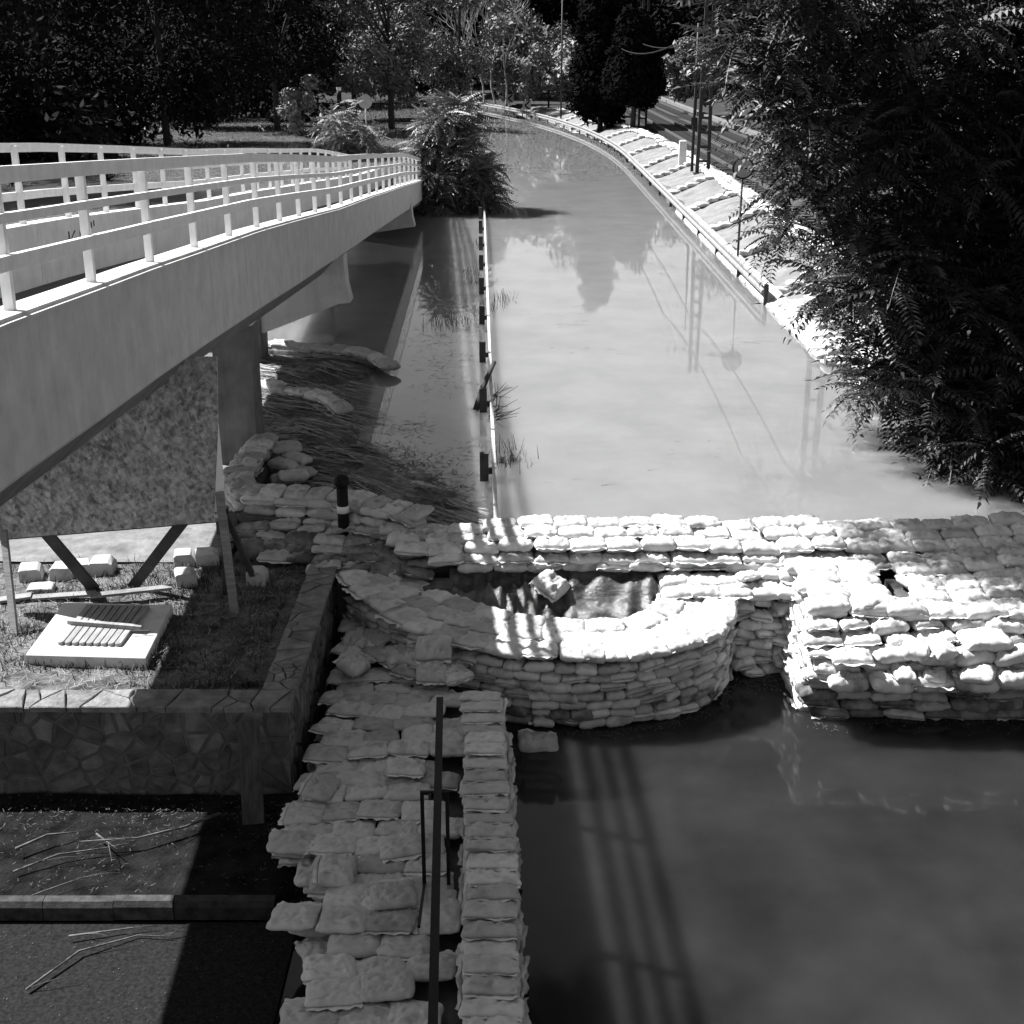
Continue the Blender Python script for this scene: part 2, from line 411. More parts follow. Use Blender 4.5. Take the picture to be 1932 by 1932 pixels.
ramp = tag(empty('concrete_ramp', (XN, 18.5, 1.0)), 'long grey concrete footbridge ramp with white railings descending beside the flooded road', 'bridge ramp')
def W(o):   # world-coordinate mesh under a thing: undo the thing's location
    o.matrix_parent_inverse = Matrix.Translation(-Vector(o.parent.location)); return o
def sweep(sec, y0, y1, step=1.0):
    """sec(y) -> list of (x, z); closed section swept along y"""
    b = MB(); yy = [y0]
    while yy[-1] + step < y1 - 1e-6: yy.append(yy[-1] + step)
    yy.append(y1)
    n = None
    for y in yy:
        s = sec(y); n = len(s); b.v += [(x, y, z) for x, z in s]
    for i in range(len(yy) - 1):
        for k in range(n):
            b.f.append((i * n + k, i * n + (k + 1) % n, (i + 1) * n + (k + 1) % n, (i + 1) * n + k))
    b.f.append(tuple(range(n))); b.f.append(tuple((len(yy) - 1) * n + k for k in range(n))[::-1])
    return b
def wob(y, a=.012): return a * noise.noise(Vector((y * .45, 3.1, 0)))
# near parapet beam, in cast segments with narrow joints
joints = [-14, -4, 7.0, 16.2, 25.3, 34.5, 43.5, 54, 64]
for a, b_ in zip(joints, joints[1:]):
    def sec(y):
        z, h = pr(y); x = XN + wob(y)
        return [(x - .28, z - h), (x - .02, z - h), (x, z - h + .03), (x, z - .05), (x + .02, z - .048), (x + .02, z - .028), (x - .01, z - .025), (x - .015, z), (x - .28, z)]
    W(sweep(sec, a + .006, b_ - .006, .7).build('parapet', M['concrete'], ramp))
# sloping soffit edge, drawn inwards below the parapet
def sec2(y):
    z, h = pr(y); k = .38 if y < 22 else .38 - .2 * smooth(22, 40, y)
    return [(XN - .06, z - h - .003), (XN - .42, z - h - k), (XN - 2.15, z - h - k + .28), (XN - 2.35, z - .86), (XN - .06, z - .86)]
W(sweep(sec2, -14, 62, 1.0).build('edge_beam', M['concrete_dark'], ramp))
def sec3(y):
    z, h = pr(y); return [(XF + .02, z - .85), (XN - .285, z - .85), (XN - .285, z - .62), (XF + .02, z - .62)]
W(sweep(sec3, -14, 62, 1.0).build('deck', M['deck'], ramp))
for a, b_ in zip(joints, joints[1:]):
    def sec4(y):
        z, h = pr(y); return [(XF - .22, z - .86), (XF, z - .86), (XF + .01, z + .13), (XF - .24, z + .13)]
    W(sweep(sec4, a + .006, b_ - .006, 1.0).build('far_parapet', M['concrete'], ramp))
# railings
def railing(px, zoff, y0, y1, sp, lean, nm):
    rl = link(nm, None, ramp) if False else None
    y = y0; k = 0
    pm = None
    while y < y1:
        z, h = pr(y); z += zoff
        H = .92 if y < 40 else .92 - .3 * smooth(40, 56, y)
        b = MB(); b.box((-.035, -.028, -.03), (.035, .028, H))
        o = b.build('rail_post', M['white_paint'], ramp)
        W(o); o.location = (px, y, z); o.rotation_euler = (0, lean, 0)
        y += sp; k += 1
    for (h0, hh, off) in ((.90, .11, .05), (.62, .065, .045), (.33, .10, .055)):
        def secr(y):
            z, h = pr(y); z += zoff; sc = 1 if y < 40 else 1 - .33 * smooth(40, 56, y)
            zz = z + h0 * sc + .35 * wob(y * 2.0); w = .028
            x = px + off * (1 if px > -5 else -1) + lean * h0
            return [(x - w, zz - hh / 2), (x + w, zz - hh / 2), (x + w, zz + hh / 2), (x - w, zz + hh / 2)]
        edges = list(np.arange(y0 - 1.0, y1, 5.4)) + [y1]
        for a, b_ in zip(edges, edges[1:]):
            if b_ - a > .1: W(sweep(secr, a + .004, b_ - .004, .9).build('rail', M['white_paint'], ramp))
railing(XN - .13, 0, 1.7, 53, 1.78, .0, 'r')
railing(XF - .12, .13, 1.0, 50, 1.68, .0, 'r')
# piers
def pier(xc, yc, w, d, z0, ztop, cap=True):
    b = MB(); b.box((xc - w / 2, yc - d / 2, z0), (xc + w / 2, yc + d / 2, ztop))
    o = W(b.build('pier', M['concrete_dark'], ramp))
    if cap:
        c = MB(); c.box((xc - w / 2 - .05, yc - d / 2 - .05, ztop - .26), (xc + w / 2 + .05, yc + d / 2 + .05, ztop - .004))
        oc = c.build('pier_cap', M['concrete'], o); oc.matrix_parent_inverse = Matrix.Identity(4)
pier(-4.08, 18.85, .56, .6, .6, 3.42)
def crosshead(y, tip_x, zt, zb, root_z, d=.55):
    b = MB()
    poly = [(tip_x, zt), (tip_x + .03, zb + .32), (tip_x + .10, zb), (tip_x - .12, zb - .02), (-4.9, root_z), (-5.9, root_z), (-6.0, zt)]
    n = len(poly)
    vs = [(x, y - d / 2, z) for x, z in poly] + [(x, y + d / 2, z) for x, z in poly]
    b.add(vs, [tuple(range(n)), tuple(range(n, 2 * n))[::-1]] + [(i, n + i, n + (i + 1) % n, (i + 1) % n) for i in range(n)])
    W(b.build('crosshead', M['concrete'], ramp))
crosshead(25.6, XN + .03, 3.10, 2.20, 1.6)
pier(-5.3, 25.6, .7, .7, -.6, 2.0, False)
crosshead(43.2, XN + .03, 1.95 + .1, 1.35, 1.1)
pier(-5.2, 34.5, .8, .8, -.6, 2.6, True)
# pen scribbles on the far parapet
gsc = MB()
for st in (((0, 0), (.02, .30)), ((.18, .27), (.02, .12), (.20, .02)), ((.34, .02), (.32, .22)), ((.42, .24), (.55, .26), (.56, .05), (.44, .02), (.42, .24)), ((.66, .30), (.66, .20)), ((.74, .31), (.74, .21))):
    gsc = MB(); gsc.tube([(XF + .016, 17.3 + a * 1.5, 4.42 + b * .8) for a, b in st], .008, 4); W(gsc.build('scribble', M['black'], ramp))


# ------------------------------------------------------------------ bag meshes
def bag_mesh(name, seed, L, Wd, T, m, hem=True, nx=18, ny=12, sag=0.0, side=False, rough_=1.0):
    r = random.Random(seed)
    V = []; Fc = []
    o = Vector((r.random() * 50, r.random() * 50, r.random() * 50))
    fat = r.uniform(.85, 1.15)
    skew = r.uniform(-.12, .12)
    def outline(u, v):
        x = u * L / 2 * (1 - .065 * (1 - v * v)) + skew * v * Wd * .3
        y = v * Wd / 2 * (1 - .10 * (1 - u * u) * (1 if abs(u) > .6 else .5)) + skew * u * L * .15
        cr_ = 1 - .13 * (u * u * v * v) ** 2; x *= cr_; y *= cr_
        x += .035 * L * noise.noise(o + Vector((v * 1.6, u, 0))); y += .05 * Wd * noise.noise(o + Vector((u * 1.9, v, 7)))
        return x, y
    idx = {}
    for side in (1, -1):
        for i in range(nx + 1):
            for j in range(ny + 1):
                u = -1 + 2 * i / nx; v = -1 + 2 * j / ny
                u = math.copysign(1 - (1 - abs(u)) ** 1.35, u); v = math.copysign(1 - (1 - abs(v)) ** 1.35, v)
                bd = i in (0, nx) or j in (0, ny)
                if bd and side == -1: idx[(side, i, j)] = idx[(1, i, j)]; continue
                x, y = outline(u, v)
                h = (max(0, 1 - abs(u) ** 4.2) ** .52) * (max(0, 1 - abs(v) ** 3.6) ** .52)
                edge = max(abs(u), abs(v))
                # creases that run in from the ends and across
                cre = noise.noise(o + Vector((u * 1.3, v * 6.0, 3))) * abs(u) ** 2 * .30 + noise.noise(o + Vector((u * 3.2, v * 2.2, 11))) * .24
                rid = 1 - abs(noise.noise(o + Vector((u * 2.6 + v * 1.7, v * 2.0 - u, 23)))) * 2.2
                cre += -.24 * max(0, rid) ** 4
                z = side * T / 2 * fat * h * (1 + (cre * 1.25 if side > 0 else cre * .6))
                z += side * T * .5 * h * rough_ * (noise.noise(o + Vector((u * 5 + v * 2, v * 5, 41))) * .08 - .16 * max(0, 1 - abs(noise.noise(o + Vector((u * 4.5 - v * 3, v * 5 + u * 2, 53)))) * 3.5) ** 3)
                if bd: z = .06 * T * noise.noise(o + Vector((u * 5, v * 5, 31)))
                z -= sag * (u * u) * .5
                idx[(side, i, j)] = len(V); V.append((x, y, z))
    for side in (1, -1):
        for i in range(nx):
            for j in range(ny):
                q = (idx[(side, i, j)], idx[(side, i + 1, j)], idx[(side, i + 1, j + 1)], idx[(side, i, j + 1)])
                Fc.append(q if side == 1 else q[::-1])
    if hem:      # flat sewn or folded mouth at one end
        w = r.uniform(.03, .075)
        if side:
            prev = [idx[(1, i, 0)] for i in range(nx + 1)]
            for k in (1, 2):
                row = []
                for i in range(nx + 1):
                    x, y, z = V[idx[(1, i, 0)]]; row.append(len(V))
                    V.append((x * (1 + .01 * k), y - .022 * k * (1 + .5 * noise.noise(o + Vector((i * .5, 2, 2)))), z + .014 * k * noise.noise(o + Vector((i * .25, k * .3, 5))) + .002 * k))
                for i in range(nx): Fc.append((prev[i], prev[i + 1], row[i + 1], row[i]))
                prev = row
        for k in (() if side else (1, 2)):
            if k == 1: prev = [idx[(1, nx, j)] for j in range(ny + 1)]
            row = []
            for j in range(ny + 1):
                x, y, z = V[idx[(1, nx, j)]]
                row.append(len(V))
                V.append((x + w * k / 2 * (1 + .5 * noise.noise(o + Vector((j * .28, 2, 2)))), y * (1 + .02 * k), z + .016 * k * noise.noise(o + Vector((j * .30, k * .2, 5)))  - .008 * k))
            for j in range(ny):
                Fc.append((prev[j], row[j], row[j + 1], prev[j + 1]))
            prev = row
    me = np_mesh(name, np.array(V), np.array(Fc), m, True)
    if hem:
        me.materials.append(M['hem'])
        for k in range(len(Fc) - 2 * (nx if side else ny), len(Fc)): me.polygons[k].material_index = 1
    return me
BAG_L, BAG_W, BAG_T = .46, .30, .135
BAGS = {}
for kind, mm, n in (('clean', M['bag'], 9), ('worn', M['bag_worn'], 9), ('mud', M['bag_mud'], 6)):
    BAGS[kind] = [bag_mesh('sandbag', 100 * ord(kind[0]) + i, BAG_L, BAG_W, BAG_T, mm, nx=24, ny=16) for i in range(n)]
# small plump and flat kinds for tight wall faces
BAGS['face'] = [bag_mesh('sandbag', 900 + i, .34, .26, .135, M['bag'], nx=14, ny=10) for i in range(8)]
BAGS['face_worn'] = [bag_mesh('sandbag', 950 + i, .34, .26, .135, M['bag_worn'], nx=14, ny=10) for i in range(8)]
BAGS['face_mud'] = [bag_mesh('sandbag', 970 + i, .34, .26, .135, M['bag_mud'], nx=14, ny=10) for i in range(5)]
BAGS['flat'] = [bag_mesh('sandbag', 1000 + i, .44, .34, .095, M['bag_worn'], nx=28, ny=22, rough_=1.3) for i in range(12)]
BAGS['tiny'] = [bag_mesh('sandbag', 1100 + i, .46, .28, .14, M['bag'], hem=False, nx=8, ny=6) for i in range(4)]

BAGS['lath'] = [bag_mesh('sandbag', 1200 + i, .42, .30, .11, M['bag_worn'], nx=18, ny=12, side=True) for i in range(8)]
def bag(parent, kind, p, yaw=0.0, tilt=0.0, roll=0.0, s=(1, 1, 1), jit=1.0, name='sandbag', flip=True):
    me = random.choice(BAGS[kind])
    if flip and random.random() < .5: yaw += math.pi; tilt, roll = -tilt, -roll
    o = bpy.data.objects.new(name, me); COL.objects.link(o)
    q = Euler((roll + random.uniform(-.07, .07) * jit, tilt + random.uniform(-.07, .07) * jit, 0)).to_matrix().to_4x4()
    Rz = Matrix.Rotation(yaw + random.uniform(-.09, .09) * jit, 4, 'Z')
    sc = [a * random.uniform(.94, 1.08) for a in s]
    p = Vector(p)
    if parent is not None:
        o.parent = parent
        p = p - Vector(parent.location)
    o.matrix_local = Matrix.Translation(p) @ Rz @ q @ Matrix.Diagonal((*sc, 1))
    return o
class Path2:
    def __init__(s, pts):
        # Catmull-Rom resample
        P = [Vector(p) for p in pts]; out = []
        for i in range(len(P) - 1):
            p0 = P[max(i - 1, 0)]; p1 = P[i]; p2 = P[i + 1]; p3 = P[min(i + 2, len(P) - 1)]
            for k in range(10):
                t = k / 10
                out.append(.5 * ((2 * p1) + (p2 - p0) * t + (2 * p0 - 5 * p1 + 4 * p2 - p3) * t * t + (3 * p1 - p0 - 3 * p2 + p3) * t ** 3))
        out.append(P[-1]); s.p = out
        s.d = [0]
        for a, b in zip(out, out[1:]): s.d.append(s.d[-1] + (b - a).length)
        s.L = s.d[-1]
    def at(s, t):
        t = max(0, min(s.L, t))
        for i in range(len(s.d) - 1):
            if t <= s.d[i + 1] or i == len(s.d) - 2:
                a, b = s.p[i], s.p[i + 1]; k = (t - s.d[i]) / max(1e-9, s.d[i + 1] - s.d[i])
                return a.lerp(b, k), (b - a).normalized()

# ------------------------------------------------------------------ ring wall round the seepage pocket
outer = Path2([(-2.05, 14.28), (-1.66, 13.62), (-1.0, 12.95), (-.40, 12.66), (.19, 12.46), (1.03, 12.42), (1.72, 12.62), (2.28, 13.02), (2.56, 13.62), (2.62, 14.25)])
inner = Path2([(-2.05, 14.72), (-1.33, 14.55), (-.65, 13.98), (-.10, 13.60), (.45, 13.40), (.95, 13.34), (1.38, 13.44), (1.68, 13.82), (1.78, 14.15), (1.80, 14.45)])
ring = tag(empty('sandbag_ring_wall', (.6, 12.9, 0)), 'curved sandbag wall bulging round a dark tarpaulin pocket in the middle', 'sandbag wall')
def rtop(t):      # top height along the ring: a little higher at the left tip
    return .90 + .16 * (1 - smooth(0, 2.2, t))
core = MB(); NN = 40
for i in range(NN + 1):
    a, ta = outer.at(outer.L * i / NN); b, tb = inner.at(inner.L * i / NN)
    na = Vector((-ta.y, ta.x)); nb = Vector((-tb.y, tb.x))
    a = a + na * .20; b = b - nb * .10
    z = rtop(outer.L * i / NN) - .17
    core.v += [(a.x, a.y, -.4), (a.x, a.y, z), (b.x, b.y, z), (b.x, b.y, -.4)]
for i in range(NN):
    for k in range(4):
        core.f.append((4 * i + k, 4 * i + (k + 1) % 4, 4 * i + 4 + (k + 1) % 4, 4 * i + 4 + k))
core.f += [(0, 1, 2, 3), tuple(4 * NN + k for k in (3, 2, 1, 0))]
W(core.build('sand_fill', M['fill'], ring))
# outer face courses
T0 = .108
for lay in range(8):
    z = .02 + lay * T0
    t = random.uniform(.0, .3)
    while t < outer.L:
        hdr = random.random() < .30
        step = (.235 if hdr else .30) * random.uniform(.9, 1.1)
        p, d = outer.at(t + step / 2); n = Vector((-d.y, d.x))
        if z > rtop(t) - .13: t += step; continue
        if t < 1.5 and z < .42: t += step; continue
        inset = .15 - .004 * lay + random.uniform(-.03, .02)
        yaw = math.atan2(d.y, d.x)
        kind = 'face_worn' if random.random() < (.9 if lay < 3 else .45) else 'face'
        if lay < 2 and random.random() < .35: kind = 'face_mud'
        if hdr:
            q = p + n * (inset + .03)
            bag(ring, kind, (q.x, q.y, z + .03), yaw + math.pi / 2, tilt=0, s=(.95, .95, 1.02), jit=1.8)
        else:
            q = p + n * inset
            bag(ring, kind, (q.x, q.y, z + .03), yaw, roll=random.uniform(-.25, .1), s=(.98, 1, 1.05), jit=1.6)
        t += step
# top: outer headers drooping over the edge, inner stretchers
t = .15
while t < outer.L - .05:
    st = .235 * random.uniform(.9, 1.12)
    p, d = outer.at(t); n = Vector((-d.y, d.x)); yaw = math.atan2(n.y, n.x)
    q = p + n * .185
    left = t < 3.2
    if left:
        st = .36 * random.uniform(.95, 1.1)
        bag(ring, 'worn' if random.random() < .6 else 'clean', (q.x, q.y, rtop(t) - .05), math.atan2(d.y, d.x), roll=-.12, s=(1.02, 1.45, 1.15), jit=.8)
    else:
        bag(ring, 'clean', (q.x, q.y, rtop(t) - .045), yaw, tilt=0, s=(1.0, .95, 1.15), jit=1.0)
    t += st
t = .25
while t < inner.L:
    st = .40 * random.uniform(.95, 1.08)
    p, d = inner.at(t); n = Vector((-d.y, d.x)); q = p - n * .17
    f = t / inner.L
    bag(ring, 'worn' if f < .42 else 'clean', (q.x, q.y, rtop(f * outer.L) - .035), math.atan2(d.y, d.x), s=(1.0, 1.2, 1.15), jit=.8)
    t += st
for lay in range(1, 4):
    t = .4 + random.random() * .2
    while t < inner.L:
        p, d = inner.at(t); n = Vector((-d.y, d.x)); q = p - n * (.13 + .02 * lay)
        if t > 2.6: bag(ring, 'face', (q.x, q.y, .84 - lay * .11), math.atan2(d.y, d.x), s=(1.1, 1, 1))
        t += .34
# filling row between inner and outer on the wide left part
for t in np.arange(.7, 3.4, .40):
    a, d = outer.at(t); b, _ = inner.at(t * inner.L / outer.L); q = a.lerp(b, .52)
    bag(ring, 'worn', (q.x, q.y, rtop(t) - .03), math.atan2(d.y, d.x), s=(1.05, 1.2, 1.1), jit=.7)
for t in np.arange(3.6, outer.L - .4, .38):
    a, d = outer.at(t); b, _ = inner.at(t * inner.L / outer.L); q = a.lerp(b, .58)
    bag(ring, 'clean', (q.x, q.y, rtop(t) - .075), math.atan2(d.y, d.x), s=(1.0, 1.1, 1.0), jit=.7)

# ------------------------------------------------------------------ main dam
dam = tag(empty('sandbag_dam', (2.4, 14.8, 0)), 'long white sandbag dam running right across the flooded road', 'sandbag dam')
c = MB(); c.box((-1.3, 14.66, -.6), (9.2, 15.16, 1.22)); c.box((2.5, 14.12, -.6), (9.2, 14.64, .84)); W(c.build('sand_fill', M['fill'], dam))
def course(parent, x0, x1, y, z, kinds, step=.42, yaw=0.0, s=(1, 1, 1), slope=0.0, jit=1.0, roll=0.0, yf=None, zf=None, skip=None):
    x = x0 + random.uniform(0, .2)
    while x < x1:
        st = step * random.uniform(.93, 1.08)
        yy = y + (yf(x) if yf else 0); zz = z + (zf(x) if zf else 0)
        if not (skip and skip(x)):
            bag(parent, random.choice(kinds), (x, yy + random.uniform(-.02, .02) * jit, zz), yaw, s=s, jit=jit, roll=roll)
        x += st
dz = lambda x: .05 * math.sin(x * 1.3) + .03 * math.sin(x * 3.1 + 1) + (.1 if 3.0 < x < 4.0 else 0)
course(dam, -1.5, 9.0, 15.06, 1.37, ['clean'], s=(1, 1.05, 1.15), zf=dz)
course(dam, -1.5, 9.0, 14.84, 1.33, ['clean', 'clean', 'worn'], s=(1, 1.05, 1.1), zf=dz)
course(dam, -1.3, 9.0, 14.62, 1.28, ['clean'], s=(1, 1.05, 1.15), zf=lambda x: dz(x) * .6)
course(dam, -.9, 9.0, 14.52, 1.16, ['clean'], s=(1, 1.0, 1.05))
course(dam, -.5, 9.0, 14.50, 1.09, ['clean'], s=(1, 1.0, 1.05), step=.40)
course(dam, 1.9, 2.8, 14.36, .94, ['clean'], s=(1.05, 1.0, 1.1), step=.42, jit=1.4)
# back face at the water
course(dam, -1.6, 9.0, 15.20, 1.20, ['clean'], s=(1, 1.0, 1.0))
course(dam, -1.6, 9.0, 15.24, 1.08, ['clean', 'worn'], s=(1, 1.0, 1.0))
# junction with the ring: bags fill up the platform
for yy, zz in ((14.30, .96), (14.05, .92)):
    course(dam, 1.9, 3.5, yy, zz, ['clean'], step=.34, s=(.95, 1, 1), jit=1.6)
# jumbled recess face between ring and right block
for k in range(11):
    z = .05 + k * .10
    course(dam, 2.62, 3.45, 13.78 + z * .42, z, ['face', 'face', 'face_worn'], step=.25, s=(.85, .9, 1.0), jit=4.0)
# left stretch of the dam: bends towards the ramp
ldam = tag(empty('sandbag_bank', (-2.4, 15.6, 1.0)), 'shaded sandbag bank with muddy bags left of the dam around the black bollard', 'sandbag bank')
c = MB(); c.box((-3.52, 15.62, .3), (-1.2, 16.0, 1.28)); c.box((-3.8, 15.62, .3), (-3.5, 19.0, 1.25)); W(c.build('sand_fill', M['fill'], ldam))
lp = Path2([(-1.15, 15.05), (-1.6, 15.35), (-2.2, 15.70), (-2.9, 15.82), (-3.45, 16.0), (-3.68, 16.6), (-3.68, 17.4), (-3.62, 18.3)])
for lay in range(5):
    t = random.uniform(0, .2)
    while t < lp.L:
        p, d = lp.at(t); n = Vector((-d.y, d.x))       # n points outward (north)?
        off = -.10 - .03 * lay
        q = p + n * (.045 * (4 - lay))
        bag(ldam, random.choice(['worn', 'worn', 'clean']), (q.x, q.y, .98 + lay * .115), math.atan2(d.y, d.x), s=(1.05, 1.05, 1.15), jit=1.5)
        t += .42 * random.uniform(.93, 1.08)
t = 0
while t < lp.L:
    p, d = lp.at(t); n = Vector((-d.y, d.x)); q = p - n * .02
    bag(ldam, 'worn', (q.x - .05, q.y + .12, 1.50), math.atan2(d.y, d.x) + math.pi / 2, s=(.95, 1.1, 1.15), jit=1.4)
    t += .30
# plump bags spilling out at the tarpaulin
for (x, y, z, a) in ((-3.30, 18.2, 1.42, .3), (-3.12, 18.0, 1.32, -.5), (-3.28, 17.75, 1.30, -.4), (-3.02, 17.7, 1.22, -.6), (-3.2, 17.4, 1.2, .2), (-3.05, 17.2, 1.32, .2), (-3.3, 17.9, 1.2, -.3)):
    bag(ldam, 'worn', (x, y, z), a, s=(1, .9, 1.35))
# muddy flattened bags in front
for k, (y, z) in enumerate(((15.45, 1.18), (15.2, 1.12), (14.95, 1.08), (14.72, 1.05), (14.5, 1.03))):
    x0, x1 = (-3.4, -1.0) if k < 2 else ((-3.1, -.7) if k < 4 else (-2.3, -.8))
    course(ldam, x0, x1, y, z, ['mud', 'mud', 'mud', 'worn'] if k > 0 else ['worn', 'mud'], step=.37, s=(1.0, 1.15, .95), jit=3.0, yf=lambda x: -.10 * (x + 2))
for (x, y, z) in ((-1.25, 14.95, 1.28), (-.85, 14.9, 1.25), (-1.2, 14.72, 1.2), (-.8, 14.66, 1.16), (-.45, 14.78, 1.22)):
    bag(ldam, 'worn', (x, y, z), .05, s=(.95, 1.15, 1.3))

# ------------------------------------------------------------------ right block
blk = tag(empty('sandbag_bastion', (4.4, 12.6, 0)), 'big blocky sandbag stack at the right with a dark slot in its top', 'sandbag stack')
c = MB(); c.box((3.42, 12.98, -.4), (4.02, 14.2, 1.06)); c.box((4.42, 12.98, -.4), (9.0, 14.2, 1.02)); c.box((3.45, 12.96, -.4), (9.0, 13.25, .98)); W(c.build('sand_fill', M['fill'], blk))
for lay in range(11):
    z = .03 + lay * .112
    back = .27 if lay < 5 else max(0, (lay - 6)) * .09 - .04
    course(blk, 3.32, 7.6, 12.52 + .015 * lay + back, z, (['worn', 'mud', 'mud'] if lay < 2 else ['worn', 'worn', 'mud']) if lay < 5 else ['clean', 'clean', 'worn', 'face'], step=.40, s=(1.0, .95, 1.15), jit=1.8)  # lower courses take darker worn and muddy cloth to paint in the front's shade
    # left face
    y = 12.62 + back + random.uniform(0, .2)
    while y < 14.1:
        bag(blk, random.choice(['clean', 'face']), (3.33 - .05 + .014 * lay, y, z), math.pi / 2, s=(.85, .85, 1.05), jit=2.0)
        y += .34 * random.uniform(.9, 1.1)
# top of the left column (bags laid east-west, sagging)
for k, y in enumerate(np.arange(13.05, 14.4, .24)):
    course(blk, 3.45, 4.05, y, 1.20 + .03 * math.sin(k * 2.1), ['clean'], step=.44, s=(1.1, 1.02, 1.15), jit=1.0)
for k, y in enumerate(np.arange(13.05, 14.45, .25)):
    course(blk, 4.55 - .0 * k, 7.6, y, 1.17 + .07 * k / 5 + .03 * math.sin(k * 1.7), ['clean'], step=.41, s=(1.03, 1.05, 1.25), jit=1.6, zf=lambda x: .05 * math.sin(x * 2.3))
for (x, y, z, a) in ((4.0, 13.1, 1.22, .2), (4.3, 13.0, 1.19, .1)): bag(blk, 'clean', (x, y, z), a, s=(1.05, 1.1, 1.1))
# fat bags on the front steps
course(blk, 3.45, 6.6, 12.42, .60, ['clean'], step=.44, s=(1.05, 1.1, 1.4), jit=1.6)
course(blk, 3.5, 6.6, 12.52, .84, ['clean', 'worn'], step=.43, s=(1.0, 1.0, 1.3), jit=3.0)
for (x, y, z, sx, a) in ((5.06, 12.62, .98, 1.25, .1), (4.95, 12.40, .72, 1.25, 1.2), (5.35, 12.42, .64, 1.2, .3), (4.3, 12.52, .92, 1.0, 1.3), (4.55, 12.50, .93, 1.0, 1.9), (4.15, 12.40, .70, .9, 1.5), (4.5, 12.42, .68, .9, 1.3)):
    bag(blk, 'clean', (x, y, z), a, s=(sx * .9, sx * .95, 1.35))
b = MB()
for i in range(8):
    a = i / 7 * math.pi
ball = tag(link('plastic_jug', None), None) if False else None

# ------------------------------------------------------------------ bag-paved walkway and parapet
walk = tag(empty('sandbag_walkway', (-1.3, 10.5, .3)), 'sloping carpet of grey sandbags covering the steps beside the iron handrail', 'sandbag paving')
c = MB(); c.box((-1.80, 9.4, -.3), (-.30, 14.0, .34)); c.box((-1.30, 5.0, -.3), (-.30, 9.4, .34)); W(c.build('sand_fill', M['fill'], walk))
def left_edge(y):
    pts = [(5, -1.65), (7.4, -1.62), (8.3, -1.50), (8.5, -1.95), (8.9, -1.55), (9.3, -1.75), (9.6, -2.10), (10.2, -2.02), (10.8, -1.97), (12, -1.97), (14.2, -2.0)]
    for a, b_ in zip(pts, pts[1:]):
        if y <= b_[0]: return a[1] + (b_[1] - a[1]) * (y - a[0]) / (b_[0] - a[0])
    return pts[-1][1]
y = 14.1; row = 0
while y > 5.2:
    x = left_edge(y) + .17 + (.0 if row % 2 else .12)
    zrow = .47 + (.08 if y > 12.8 else 0) + .02 * math.sin(row * 1.9)
    while x < -.62 + .028 * max(0, 11.5 - y):
        turn = random.random()
        yaw = random.uniform(-.14, .14) if turn < .88 else (math.pi / 2 if turn < .95 else random.uniform(-.5, .5))
        bag(walk, 'flat' if random.random() < .9 else 'worn', (x, y + random.uniform(-.04, .04), zrow + random.uniform(-.01, .02)), yaw, roll=-.10, s=(.98, 1.02, .95), jit=.65)
        x += (.385 if abs(math.cos(yaw)) > .6 else .33) * random.uniform(.92, 1.06)
    y -= .262 * random.uniform(.93, 1.08); row += 1
# lower layer that shows at the ragged left edge
y = 13.8
while y > 5.2:
    bag(walk, 'flat', (left_edge(y) + .20, y, .34), random.uniform(-.4, .4), s=(1, 1, 1.1), jit=2)
    bag(walk, 'flat', (left_edge(y) + .26, y + .1, .22), random.uniform(-.4, .4), s=(1, 1, 1.1), jit=2)
    y -= .34
for k in range(16):
    f = k / 15; bag(walk, 'flat' if k % 3 else 'worn', (-1.80 + f * 1.15 + random.uniform(-.08, .08), 13.45 - f * .85 + random.uniform(-.2, .15), .58 + random.uniform(0, .08)), random.uniform(-1.5, 1.5), roll=random.uniform(-.2, .2), s=(.9, .85, 1.2), jit=2)
# loose crumpled extras lying on top
for (x, y, z, a, r_) in ((-1.75, 13.0, .62, 1.3, .3), (-1.35, 13.25, .60, .4, -.2), (-1.1, 12.7, .6, -.5, .2), (-1.75, 10.35, .60, 1.4, .3), (-1.45, 9.1, .58, 1.5, .1), (-.95, 9.45, .58, .2, .1), (-1.0, 10.7, .6, .05, 0), (-.95, 8.75, .6, .3, .2)):
    bag(walk, 'flat', (x, y, z - .03), a, roll=r_ * .5, s=(.9, .85, 1.1), jit=1.5)

par = tag(empty('sandbag_parapet', (-.27, 9.4, 0)), 'narrow raised row of crosswise sandbags between the handrail and the dark water', 'sandbag parapet')
c = MB(); c.prism([(-.40, 11.7), (-.18, 4.5), (.06, 4.5), (-.14, 11.7)][::-1], -.3, .66); W(c.build('sand_fill', M['fill'], par))
y = 11.72; k = 0
while y > 4.6:
    xo = .03 * math.sin(y * .9) + .015 * math.sin(y * 3)
    bag(par, 'lath', (-.285 + xo + .031 * (11.7 - y), y, .77 + .012 * math.sin(k * 1.7)), 0, roll=-.22, s=(1.02, .98, 1.0), jit=.5, flip=False)
    y -= .215 * random.uniform(.9, 1.1); k += 1
for lay in range(7):
    y = 11.6 + random.uniform(0, .2)
    while y > 4.6:
        xo = .031 * (11.7 - y)
        bag(par, 'face_worn', (-.20 + xo - .0 * lay + .012 * (6 - lay), y, .03 + .10 * lay), math.pi / 2, s=(1, .9, 1), jit=1.3)
        if lay > 3: bag(par, 'face_worn', (-.37 + xo, y, .03 + .10 * lay), math.pi / 2, s=(1, .9, 1), jit=1.5)
        y -= .33

